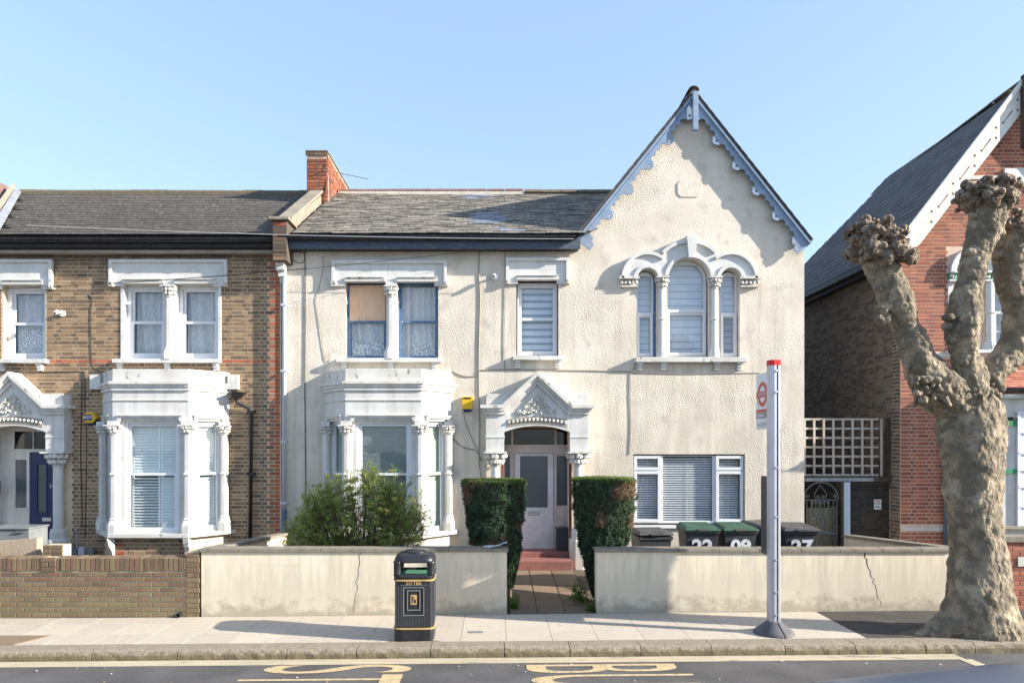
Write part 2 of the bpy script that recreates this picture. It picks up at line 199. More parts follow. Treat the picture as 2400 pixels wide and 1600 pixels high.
# ---------------------------------------------------------------- mesh helpers
class MB:
    def __init__(s, M=None): s.v = []; s.f = []; s.M = M or Matrix()
    def add(s, vs_, fs, M=None):
        n = len(s.v); T = s.M @ M if M else s.M
        s.v += [T @ Vector(p) for p in vs_]; s.f += [tuple(i + n for i in f) for f in fs]; return s
    def box(s, a, b, c, d, e, f, M=None):
        V = [(x, y, z) for x in (a, b) for y in (c, d) for z in (e, f)]
        return s.add(V, [(0, 1, 3, 2), (4, 6, 7, 5), (0, 4, 5, 1), (2, 3, 7, 6), (0, 2, 6, 4), (1, 5, 7, 3)], M)
    def plate(s, pts, d0, d1, holes=(), M=None):
        """outline pts in (x,z), from depth d0 to d1, with holes"""
        loops = [list(pts)] + [list(h) for h in holes]; allp = [p for l in loops for p in l]; n = len(allp)
        tris = tessellate_polygon([[Vector((p[0], p[1], 0)) for p in l] for l in loops])
        V = [(p[0], d0, p[1]) for p in allp] + [(p[0], d1, p[1]) for p in allp]
        Fs = [tuple(t) for t in tris] + [tuple(i + n for i in reversed(t)) for t in tris]; k = 0
        for l in loops:
            m = len(l)
            for i in range(m): a, b = k + i, k + (i + 1) % m; Fs.append((a, b, b + n, a + n))
            k += m
        return s.add(V, Fs, M)
    def prism(s, pts, z0, z1, M=None):
        n = len(pts); V = [(x, y, z0) for x, y in pts] + [(x, y, z1) for x, y in pts]
        return s.add(V, [tuple(range(n))[::-1], tuple(range(n, 2 * n))] + [(i, (i + 1) % n, (i + 1) % n + n, i + n) for i in range(n)], M)
    def tube(s, path, r, n=6, M=None, cap=True, wobble=0):
        P = [Vector(p) for p in path]; rr = r if isinstance(r, (list, tuple)) else [r] * len(P); V = []; up = None
        for i, p in enumerate(P):
            t = (P[min(i + 1, len(P) - 1)] - P[max(i - 1, 0)]).normalized()
            if up is None: up = Vector((0, 0, 1)) if abs(t.z) < .9 else Vector((1, 0, 0))
            a = t.cross(up).normalized(); b = a.cross(t).normalized(); up = b
            for k in range(n):
                th = 2 * math.pi * k / n; V.append(p + (a * math.cos(th) + b * math.sin(th)) * rr[i] * (1 + wobble * RND.uniform(-1, 1)))
        Fs = [(i * n + k, i * n + (k + 1) % n, (i + 1) * n + (k + 1) % n, (i + 1) * n + k) for i in range(len(P) - 1) for k in range(n)]
        if cap: Fs += [tuple(range(n))[::-1], tuple(range((len(P) - 1) * n, len(P) * n))]
        return s.add(V, Fs, M)
    def lathe(s, cx, cy, prof, n=16, M=None, sq=None):
        V = []
        for r, z in prof:
            for k in range(n):
                th = 2 * math.pi * (k + .5) / n; c, q = math.cos(th), math.sin(th)
                if sq: e = 1 / (abs(c) ** sq + abs(q) ** sq) ** (1 / sq); c *= e; q *= e
                V.append((cx + r * c, cy + r * q, z))
        m = len(prof); Fs = [(i * n + k, i * n + (k + 1) % n, (i + 1) * n + (k + 1) % n, (i + 1) * n + k) for i in range(m - 1) for k in range(n)]
        return s.add(V, Fs + [tuple(range(n))[::-1], tuple(range((m - 1) * n, m * n))], M)
    def blob(s, x, y, z, rx, ry, rz, rot=0.):
        return s.add(ICO[0], ICO[1], Matrix.Translation((x, y, z)) @ Matrix.Rotation(rot, 4, 'Y') @ Matrix.Diagonal((rx, ry, rz, 1)))
    def build(s, name, m, parent=None, smooth=False, bevel=0, local=False, fix=True, **props):
        me = bpy.data.meshes.new(name); me.from_pydata(s.v, [], s.f)
        if fix:
            bm = bmesh.new(); bm.from_mesh(me); bmesh.ops.recalc_face_normals(bm, faces=bm.faces); bm.to_mesh(me); bm.free()
        me.materials.append(MT[m] if isinstance(m, str) else m)
        if smooth: me.polygons.foreach_set('use_smooth', [True] * len(me.polygons))
        o = bpy.data.objects.new(name, me); link(o, parent, local)
        if bevel:
            b = o.modifiers.new('bevel', 'BEVEL'); b.width = bevel; b.segments = 2; b.limit_method = 'ANGLE'; b.harden_normals = False
        for k, v in props.items(): o[k] = v
        return o
def wm(o):
    M = Matrix()
    while o: M = Matrix.Translation(o.location) @ Matrix() if not o.parent else M; o = o.parent
    return M
def link(o, parent=None, local=False):
    col.objects.link(o)
    if parent is not None:
        o.parent = parent
        if not local:
            root = parent
            while root.parent: root = root.parent
            if parent is root: o.matrix_parent_inverse = Matrix.LocRotScale(root.location, root.rotation_euler, root.scale).inverted()
def thing(name, label, cat, loc=(0, 0, 0), rz=0, group=None):
    o = bpy.data.objects.new(name, None); o.empty_display_size = .2; col.objects.link(o); o.location = loc; o.rotation_euler = (0, 0, rz)
    o['label'] = label; o['category'] = cat
    if group: o['group'] = group
    return o
def tag(o, label, cat, group=None):
    o['label'] = label; o['category'] = cat
    if group: o['group'] = group
    return o
def _ico():
    bm = bmesh.new(); bmesh.ops.create_icosphere(bm, subdivisions=1, radius=1); v = [tuple(x.co) for x in bm.verts]; f = [tuple(q.index for q in x.verts) for x in bm.faces]; bm.free(); return v, f
ICO = _ico()
BOX = ([(x, y, z) for x in (-.5, .5) for y in (0, 1) for z in (-.5, .5)], [(0, 1, 3, 2), (4, 6, 7, 5), (0, 4, 5, 1), (0, 2, 6, 4), (1, 5, 7, 3)])
def _rb():
    V = [(x * .5, y, z * .5) for y, a in ((1, 1), (.12, 1)) for x, z in ((-1, -1), (1, -1), (1, 1), (-1, 1))] + [(x, 0, z) for x, z in ((-.47, -.42), (.47, -.42), (.47, .42), (-.47, .42))]
    return V, [(4, 5, 9, 8), (5, 6, 10, 9), (6, 7, 11, 10), (7, 4, 8, 11), (8, 9, 10, 11), (0, 1, 5, 4), (1, 2, 6, 5), (2, 3, 7, 6), (3, 0, 4, 7)]
RBOX = _rb()
def pieces(name, unit, mats, m, parent, n_obj=300, fmax=None):
    """first n_obj matrices become objects that share one mesh, the rest one joined part of kind stuff"""
    if not mats: return
    me = bpy.data.meshes.new(name); me.from_pydata(unit[0], [], unit[1]); me.materials.append(MT[m])
    for M in mats[:n_obj]:
        o = bpy.data.objects.new(name, me); link(o, parent); o.matrix_basis = M
    rest = mats[n_obj:]
    if rest:
        V = np.array([(*p, 1) for p in unit[0]]); nv = len(V)
        A = np.concatenate([(np.array(M) @ V.T).T[:, :3] for M in rest]); Fs = [tuple(i + k * nv for i in f) for k in range(len(rest)) for f in unit[1]]
        me2 = bpy.data.meshes.new(name + '_field'); me2.from_pydata(A.tolist(), [], Fs); me2.materials.append(MT[m])
        o = bpy.data.objects.new(name + '_field', me2); link(o, parent); o['kind'] = 'stuff'
def lay(u0, u1, z0, z1, holes=(), gauge=.0745, st=.2265, hd=.1155, joint=.013, bond='flemish', clip=None):
    out = []; z = z0; r = 0
    while z + gauge * .5 < z1:
        u = u0 - (0 if r % 2 == 0 else st * .75 if bond == 'flemish' else st * .5); k = r
        while u < u1:
            wd = st if (bond == 'stretch' or k % 2 == 0) else hd; k += 1
            a, b = max(u, u0), min(u + wd, u1); u += wd
            zc = z + gauge / 2; segs = [(a, b)]
            for h in holes:
                if h[2] - gauge * .4 < zc < h[3] + gauge * .4:
                    ns = []
                    for p, q in segs:
                        if h[1] <= p or h[0] >= q: ns.append((p, q)); continue
                        if h[0] > p: ns.append((p, h[0]))
                        if h[1] < q: ns.append((h[1], q))
                    segs = ns
            for p, q in segs:
                if q - p > .035 and (clip is None or clip((p + q) / 2, zc)): out.append(((p + q) / 2, zc, q - p - joint, gauge - joint))
        z += gauge; r += 1
    return out
def facade_bricks(name, rows, Y, m, parent, n_obj=300, proud=.004, unit=BOX, pref=None):
    if pref: rows = sorted(rows, key=lambda q: not pref(q))
    pieces(name, unit, [Matrix.Translation((u, Y - proud + RND.uniform(-.0015, .0015), z)) @ Matrix.Diagonal((w_, .03, h_, 1)) for u, z, w_, h_ in rows], m, parent, n_obj)
def ground_strip(name, x0, x1, y0, y1, z, m, dz=0, **props):
    xs = sorted({x0, x1, *[x for x in range(-60, 61, 2) if x0 < x < x1]}); V = []; Fs = []
    for x in xs: V += [(x, y0, gz(x) + z), (x, y1, gz(x) + z + dz)]
    for i in range(len(xs) - 1): a = 2 * i; Fs.append((a, a + 2, a + 3, a + 1))
    mb = MB(); mb.add(V, Fs); return mb.build(name, m, fix=False, **props)
def text(name, s, size, mt, parent, M, ext=.002, kw=None, align='CENTER', local=False, sx=1, bold=0):
    cu = bpy.data.curves.new('t', 'FONT'); cu.body = s; cu.size = size; cu.extrude = ext; cu.align_x = align; cu.align_y = 'CENTER'; cu.resolution_u = 3; cu.offset = bold
    t = bpy.data.objects.new('t', cu); col.objects.link(t); bpy.context.view_layer.update()
    me = bpy.data.meshes.new_from_object(t.evaluated_get(bpy.context.evaluated_depsgraph_get())); bpy.data.objects.remove(t)
    me.transform(M @ Matrix.Rotation(math.pi / 2, 4, 'X') @ Matrix.Diagonal((sx, 1, 1, 1))); me.materials.clear(); me.materials.append(MT[mt])
    o = bpy.data.objects.new(name, me); link(o, parent, local); return o
def arc(cx, cz, r, a0, a1, n=16, rz=None): return [(cx + r * math.cos(math.radians(a0 + (a1 - a0) * i / n)), cz + (rz or r) * math.sin(math.radians(a0 + (a1 - a0) * i / n))) for i in range(n + 1)]
def rect(a, b, c, d): return [(a, c), (b, c), (b, d), (a, d)]

# ---------------------------------------------------------------- street
g = MB(); g.add([(-400, -400, -.5), (400, -400, -.5), (400, 400, -.5), (-400, 400, -.5)], [(0, 1, 2, 3)]); g.build('ground', 'ground', kind='structure', fix=False)
ground_strip('road', -60, 60, .4, 8.53, -.12, 'asphalt', kind='structure')
ground_strip('road_edge_line', -40, 5.7, 8.30, 8.515, -.116, 'yline', kind='structure')
# footway bed, then its slabs and kerb stones
MT['joint'] = mat('slab_joint', (.06, .052, .04), (.045, .04, .03), 8)
pav = ground_strip('pavement', -60, 60, 8.83, 10.24, -.012, 'joint', kind='structure')
pav.name = 'pavement'
def slab_piece(x0, x1, y0, y1, m, parent, name='paving_slab', th=.05, top=0, tilt=1):
    j = .0026; mb = MB(); V = []
    r = [RND.uniform(-.0018, .0018) * tilt for _ in range(4)]
    for (x, y), q in zip(((x0 + j, y0 + j), (x1 - j, y0 + j), (x1 - j, y1 - j), (x0 + j, y1 - j)), r): V.append((x, y, gz(x) + top + q))
    V += [(a, b, c - th) for a, b, c in V]
    mb.add(V, [(0, 1, 2, 3), (0, 4, 5, 1), (1, 5, 6, 2), (2, 6, 7, 3), (3, 7, 4, 0)])
    return mb.build(name, m, parent, fix=False)
x = .121 - .6 * 20; k = 0
while x < 4.75:
    x1 = min(x + .6, 4.78); cut = [8.835, 9.27, 9.9, 10.235] if k % 2 else [8.835, 9.56, 10.235]
    for a, b in zip(cut, cut[1:]):
        slab_piece(x, x1, a, b, 'slab', pav)
    x += .6; k += 1
tm = ground_strip('footway_tarmac', 4.785, 60, 8.83, 10.24, .001, 'tarmac', kind='structure')
MB().prism([(1.55 - 1.93, 9.22), (-.19, 9.22), (-.19, 9.30), (-.38, 9.30)], -.01, .006).build('access_cover', 'greybox', pav)
kb = ground_strip('kerb', -60, 60, 8.56, 8.82, -.03, 'mortarg', kind='structure')
xs = [px(v, 8.6) for v in (-1180, -900, -560, -330, -110, 220, 421, 540, 675, 838, 1010, 1182, 1335, 1500, 1665, 1836, 2000, 2163, 2278, 2500, 2760)]
for a, b in zip(xs, xs[1:]):
    n = 8; mb = MB(); V = []
    for i in range(n + 1):
        u = a + .005 + (b - a - .01) * i / n; z = gz(u); jz = RND.uniform(-.004, .004); e = .018 if 0 < i < n else .006
        V += [(u, 8.825, z + .001), (u, 8.60, z + .002 + jz), (u, 8.555 + jz, z - .012), (u, 8.535 + RND.uniform(-.006, .006), z - .06), (u, 8.53 + jz * 2, z - .2)]
    mb.add(V, [(i * 5 + q, (i + 1) * 5 + q, (i + 1) * 5 + q + 1, i * 5 + q + 1) for i in range(n) for q in range(4)] + [(0, 1, 2, 3, 4), tuple(n * 5 + q for q in (4, 3, 2, 1, 0))])
    mb.build('kerb_stone', 'kerb', kb, smooth=False, bevel=0)
MB().prism([(-7.6, 8.84), (-6.25, 8.84), (-6.05, 9.26), (-7.6, 9.26)], -.06, -.043).build('tarmac_patch', 'slabpath', pav)
# painted words on the carriageway
def road_letter(ch, X0, X1, Y0, Y1):
    cu = bpy.data.curves.new('t', 'FONT'); cu.body = ch; cu.size = 1; cu.resolution_u = 6
    t = bpy.data.objects.new('t', cu); col.objects.link(t); bpy.context.view_layer.update()
    me = bpy.data.meshes.new_from_object(t.evaluated_get(bpy.context.evaluated_depsgraph_get())); bpy.data.objects.remove(t)
    vx = [v.co.x for v in me.vertices]; vy = [v.co.y for v in me.vertices]; a, b, c, d = min(vx), max(vx), min(vy), max(vy)
    for v in me.vertices:
        X = X0 + (v.co.y - c) / (d - c) * (X1 - X0); Y = Y0 + (v.co.x - a) / (b - a) * (Y1 - Y0)
        v.co = (X, Y, gz(X) - .115)
    me.materials.append(MT['yellow']); return me
for ch, X0, X1, Y0, Y1 in (('B', .35, 2.13, 8.23, 7.92), ('U', .38, 2.25, 7.86, 7.50), ('S', .35, 2.13, 7.42, 7.08), ('S', -2.78, -1.02, 8.28, 7.98), ('T', -2.95, -1.09, 7.93, 7.60), ('O', -2.78, -1.02, 7.52, 7.18), ('P', -2.78, -1.02, 7.10, 6.8)):
    me = road_letter(ch, X0, X1, Y0, Y1); o = bpy.data.objects.new('painted_letter', me); link(o, bpy.data.objects['road'])
mb = MB()
for a, b, c, d in ((5.62, 5.77, 8.3, 7.0), (6.35, 6.45, 8.2, 6.5)): mb.add([(a, c, gz(a) - .1155), (b, c, gz(b) - .1155), (b + .1, d, gz(b) - .1155), (a + .1, d, gz(a) - .1155)], [(0, 1, 2, 3)])
mb.build('bay_marking', 'yline', bpy.data.objects['road'], fix=False)
mb = MB()
for i in range(110):
    X = RND.uniform(-7, 6.5); Y = RND.choice([RND.uniform(7.4, 8.5), RND.uniform(7.4, 8.5), RND.uniform(8.9, 10.2)]); z = gz(X) + (-.108 if Y < 8.52 else .006); s_ = RND.uniform(.006, .022); t = RND.uniform(0, 3)
    c, q = math.cos(t) * s_, math.sin(t) * s_ * .6
    mb.add([(X - c, Y - q, z), (X + q, Y - c * .6, z + .004), (X + c, Y + q, z + .006), (X - q, Y + c * .6, z + .002)], [(0, 1, 2, 3)])
mb.build('litter_scraps', 'litter', kind='stuff', fix=False)
# gardens behind the walls
def gard(y): return .02 + (y - 10.3) * .05
mb = MB(); mb.add([(-30, 10.25, -.03), (30, 10.25, .0), (30, 13.9, .16), (-30, 13.9, .14), (-30, 40, .14), (30, 40, .14)], [(0, 1, 2, 3), (3, 2, 5, 4)]); mb.build('garden_ground', 'soil', kind='structure', fix=False)
pth = MB(); pth.add([(.19, 10.25, .006), (1.5, 10.25, .006), (1.46, 13.2, .155), (.19, 13.2, .155)], [(0, 1, 2, 3)]); pth = pth.build('garden_path', 'soil', fix=False, kind='structure')
for i in range(7):
    for j, (a, b) in enumerate(((.20, .61), (.62, 1.03), (1.04, 1.46))):
        y0 = 10.26 + i * .42; y1 = min(y0 + .415, 13.19); mb = MB(); za, zb = .014 + (y0 - 10.25) * .0505, .014 + (y1 - 10.25) * .0505
        mb.add([(a, y0, za), (b - .008, y0, za), (b - .008, y1 - .008, zb), (a, y1 - .008, zb), (a, y0, za - .03), (b - .008, y0, za - .03)], [(0, 1, 2, 3), (0, 4, 5, 1)]); mb.build('path_slab', 'slabpath', pth, fix=False)

# ---------------------------------------------------------------- window kit
def frame_plate(mb, u0, u1, z0, z1, w_, d0, d1): mb.plate(rect(u0, u1, z0, z1), d0, d1, [rect(u0 + w_, u1 - w_, z0 + w_, z1 - w_)])
def pane(M, parent, u0, u1, z0, z1, d, m='glass'): return MB(M).box(u0, u1, d, d + .006, z0, z1).build('pane', m, parent)
def curtain(M, parent, u0, u1, z0, z1, d, amp=.03, freq=44, lace=0, m='curtain', name='curtain'):
    mb = MB(M); n = max(8, int((u1 - u0) * 70)); V = []; nz = 6
    for j in range(nz + 1):
        for i in range(n + 1):
            u = u0 + (u1 - u0) * i / n; z = z0 + (z1 - z0) * j / nz
            V.append((u, d + amp * math.sin(freq * u + 1.3 * math.sin(u * 9) + .25 * j) + RND.uniform(-.002, .002), z))
    mb.add(V, [(j * (n + 1) + i, j * (n + 1) + i + 1, (j + 1) * (n + 1) + i + 1, (j + 1) * (n + 1) + i) for j in range(nz) for i in range(n)])
    mb.build(name, m, parent, smooth=True, fix=False)
    if lace: 
        mb = MB(M); pts = [(u0, z0 + lace)]; k = max(4, int((u1 - u0) / .055))
        pts = [(u0 + .004, z0 + .01), (u1 - .004, z0 + .01)] + [(u1 - .004 - (u1 - u0 - .008) * i / (2 * k), z0 + lace + (.018 if i % 2 else 0)) for i in range(2 * k + 1)]
        mb.plate(pts, d - amp - .004, d - amp - .003); mb.build('lace_hem', 'lace', parent)
def slats(M, parent, u0, u1, z0, z1, d, gap, wd, tilt, m, name, th=.002, curve=0):
    mb = MB(M); z = z0 + gap / 2
    while z < z1:
        mb.box(-(u1 - u0) / 2, (u1 - u0) / 2, -wd / 2, wd / 2, -th / 2, th / 2, Matrix.Translation(((u0 + u1) / 2, d, z)) @ Matrix.Rotation(tilt, 4, 'X')); z += gap
    o = mb.build(name, m, parent, fix=False); o['kind'] = 'stuff'; return o
def sash_window(M, house, u0, u1, z0, z1, zm, fm='upvc', fw=.05, sw=.045, dd=.1, lower_proud=False):
    """window part: outer frame; children: two sashes with panes. Depths count into the wall"""
    fr = MB(M); frame_plate(fr, u0, u1, z0, z1, fw, dd, dd + .09); W = fr.build('window', fm, house)
    a, b, c, d = u0 + fw + .002, u1 - fw - .002, z0 + fw + .002, z1 - fw - .002
    mb = MB(M); frame_plate(mb, a, b, zm - .02, d, sw, dd + .035, dd + .07); mb.build('sash', fm, W); pane(M, W, a + sw - .004, b - sw + .004, zm - .02 + sw, d - sw, dd + .05)
    mb = MB(M); frame_plate(mb, a, b, c, zm + .02, sw, dd + (.005 if lower_proud else .001), dd + .032); mb.build('sash', fm, W); pane(M, W, a + sw - .004, b - sw + .004, c + sw, zm + .02 - sw, dd + .015)
    return W, (a + sw, b - sw, c + sw, d - sw)
def bracket(M, parent, u, z1, h=.15, w_=.1, d=.11, m='white'):
    mb = MB(M)
    for i in range(3): mb.box(u - w_ / 2, u + w_ / 2, -d * (1 - i * .25), 0, z1 - h * (i + 1) / 3 + .004, z1 - h * i / 3)
    mb.build('sill_bracket', m, parent, bevel=.004)
def sill(M, parent, u0, u1, z0, z1, d=.14, m='whitedirt', name='sill'): MB(M).box(u0, u1, -d, .1, z0, z1).build(name, m, parent, bevel=.006)
def capital(M, parent, u, z0, z1, r0, r1, d, m='carve', ab=.028, sq=False):
    """abacus over a bell of carved leaves"""
    mb = MB(M); mb.box(u - r1, u + r1, d - r1, d + r1 * .8, z1 - ab, z1)
    mb.lathe(u, d, [(r0 * 1.2, z0), (r0 * 1.25, z0 + .02), (r0, z0 + .022), (r0 * 1.1, (z0 + z1) / 2), (r1 * .8, z1 - ab)], 10)
    h = z1 - ab - z0
    for i in range(16):
        th = math.pi * (1 + (i % 8 + .5) / 8) + RND.uniform(-.15, .15); up = i // 8; rr = r0 * 1.1 + (r1 * .95 - r0) * (.35 + .45 * up)
        mb.blob(u + rr * math.cos(th), d + rr * math.sin(th), z0 + h * (.35 + .42 * up) + RND.uniform(-.01, .01), r1 * .22, r1 * .2, h * .24, RND.uniform(-.6, .6))
    mb.build('capital', m, parent)
def column(M, parent, u, z0, z1, r, d, ring=None, ped=None, m='white', n=14, flat=False):
    mb = MB(M); prof = []
    zb = z0
    if ped: prof += [(r * 1.75, z0), (r * 1.75, z0 + ped * .6), (r * 1.25, z0 + ped), (r * 1.35, z0 + ped + .01), (r * 1.05, z0 + ped + .04)]; 
    else: prof += [(r, z0)]
    if ring: prof += [(r, ring - .03), (r * 1.35, ring - .015), (r * 1.35, ring + .01), (r, ring + .03)]
    prof += [(r, z1)]
    mb.lathe(u, d, prof, 8 if flat else n); mb.build('column', m, parent, smooth=False)
def lintel(M, house_w, pts, inner_holes, d=.09, m='white'):
    mb = MB(M); mb.plate(pts, -d, 0); mb.build('lintel', m, house_w, bevel=.004)
def label_lintel(M, W, u0, u1, z1, z0, ze, drops, openings, boss=.05):
    """hood board: top z1, underside z0 over the openings, ends dropped to ze; raised rim and hood strips"""
    dw = drops
    MB(M).plate([(u0, ze), (u0 + dw, ze), (u0 + dw, z0 - .045), (u1 - dw, z0 - .045), (u1 - dw, ze), (u1, ze), (u1, z1), (u0, z1)], -.05, .02).build('lintel', 'white', W)
    t = .03; mb = MB(M)
    mb.plate([(u0 - t, ze + .06), (u0 + t, ze + .06), (u0 + t, z1 - t), (u1 - t, z1 - t), (u1 - t, ze + .06), (u1 + t, ze + .06), (u1 + t, z1 + t), (u0 - t, z1 + t)], -.10, -.02); mb.build('lintel_moulding', 'white', W, bevel=.006)
    for u in (u0, u1):
        mb = MB(M); mb.box(u - .05, u + .05, -.09, 0, ze - .01, ze + .02)
        for i in range(7): mb.blob(u + RND.uniform(-.035, .035), -.08 + RND.uniform(-.02, .02), ze + .045 + RND.uniform(-.03, .04), .03, .03, .03)
        mb.build('lintel_boss', 'carve', W)
    for a, b in openings:
        mb = MB(M); mb.plate([(a + .03, z0 + .035), (a, z0 + .0), (a, z0 - .04), (b, z0 - .04), (b, z0), (b - .03, z0 + .035)], -.085, 0); mb.box(a + .02, b - .02, -.11, 0, z0 + .035, z0 + .05); mb.build('hood_strip', 'whitedirt', W, bevel=.003)
def wall_plate(name, outer, holes, Y, th, m, parent): return MB().plate(outer, Y, Y + th, holes).build(name, m, parent)
def shell(parent, x0, x1, z1, Y0, Y1, m='room'):
    mb = MB(); mb.box(x0, x0 + .25, Y0 + .31, Y1, -.3, z1); mb.box(x1 - .25, x1, Y0 + .31, Y1, -.3, z1); mb.box(x0 + .25, x1 - .25, Y1 - .2, Y1, -.3, z1); mb.box(x0 + .26, x1 - .26, Y0 + .31, Y1 - .21, z1 - .1, z1 - .02)
    mb.box(x0 + .26, x1 - .26, Y0 + .31, Y1 - .21, 3.42, 3.5); return mb

# ---------------------------------------------------------------- shared house pieces
def slate_roof(parent, O, U, V, W, L, wd, gauge, m, th=.012, clip=None, n_obj=300, alt=None, altm=None, jit=.004, name='slate', slen=1.6, sag=0, base='fascia', top_first=False):
    O, U, V = Vector(O), Vector(U).normalized(), Vector(V).normalized(); N = U.cross(V)
    if N.z < 0: N = -N
    A, B = [], []; r = 0; v = 0
    while v < L - .02:
        u = -(wd / 2 if r % 2 else 0)
        while u < W:
            a = max(u, 0); b = min(u + wd, W); u += wd
            if b - a < .04 or (clip and not clip((a + b) / 2, v)): continue
            s_ = -sag * math.sin(math.pi * (a + b) / 2 / W) * (v / L)
            C = O + U * ((a + b) / 2) + V * (v + RND.uniform(-jit, jit) * 1.5) + N * (th * 1.3 + RND.uniform(-jit, jit) + s_)
            V2 = (V - N * (th * 1.15 / gauge * .6) + U * RND.uniform(-.012, .012)).normalized(); N2 = U.cross(V2); N2 = N2 if N2.z > 0 else -N2
            ln = min(gauge * slen, L - v + .02); M = Matrix.Translation(C) @ Matrix(((U.x * (b - a - .006), V2.x * ln, N2.x * th, 0), (U.y * (b - a - .006), V2.y * ln, N2.y * th, 0), (U.z * (b - a - .006), V2.z * ln, N2.z * th, 0), (0, 0, 0, 1)))
            (B if alt and alt(C) else A).append(M)
        v += gauge; r += 1
    pieces(name, BOX, A, m, parent, n_obj); 
    if B: pieces(name, BOX, B, altm, parent, len(B))
def gutter(parent, x0, x1, Y, z, m='gutter', r=.06, joints=True):
    mb = MB(); n = 8; prof = [(r * math.cos(math.pi + math.pi * i / n), r * math.sin(math.pi + math.pi * i / n)) for i in range(n + 1)]; prof += [(p[0] * .86, p[1] * .86) for p in reversed(prof)]
    V = [(x, Y + a, z + b) for x in (x0, x1) for a, b in prof]; k = len(prof); mb.add(V, [(i, (i + 1) % k, (i + 1) % k + k, i + k) for i in range(k)] + [tuple(range(k)), tuple(range(k, 2 * k))])
    if joints:
        u = x0 + .4
        while u < x1:
            p2 = [(r * 1.12 * math.cos(math.pi + math.pi * i / n), r * 1.12 * math.sin(math.pi + math.pi * i / n)) for i in range(n + 1)]; p2 += [(p[0] * .9, p[1] * .9) for p in reversed(p2)]
            V = [(x, Y + a, z + b) for x in (u, u + .05) for a, b in p2]; mb.add(V, [(i, (i + 1) % k, (i + 1) % k + k, i + k) for i in range(k)] + [tuple(range(k)), tuple(range(k, 2 * k))]); u += RND.uniform(.75, .95)
    mb.build('gutter', m, parent)
def half_tube(mb, p0, p1, r, n=6, th=.012):
    p0, p1 = Vector(p0), Vector(p1); t = (p1 - p0).normalized(); s_ = t.cross(Vector((0, 0, 1))).normalized(); u = s_.cross(t); V = []
    for p in (p0, p1):
        for rr in (r, r - th):
            for i in range(n + 1): a = math.pi * i / n; V.append(p + s_ * math.cos(a) * rr + u * math.sin(a) * rr * .8)
    k = n + 1; Fs = []
    for i in range(n): Fs += [(i, i + 1, 2 * k + i + 1, 2 * k + i), (k + i, k + i + 1, 3 * k + i + 1, 3 * k + i), (i, i + 1, k + i + 1, k + i), (2 * k + i, 2 * k + i + 1, 3 * k + i + 1, 3 * k + i)]
    mb.add(V, Fs)
def ridge_tiles(parent, p0, p1, m, ln=.3, r=.11, jit=.006):
    p0, p1 = Vector(p0), Vector(p1); n = int((p1 - p0).length / ln); d = (p1 - p0) / n
    for i in range(n):
        j = Vector((0, 0, RND.uniform(-jit, jit))); mb = MB(); half_tube(mb, p0 + d * i + j, p0 + d * (i + .97) + j, r + RND.uniform(-.004, .004)); mb.build('ridge_tile', m, parent, fix=True)
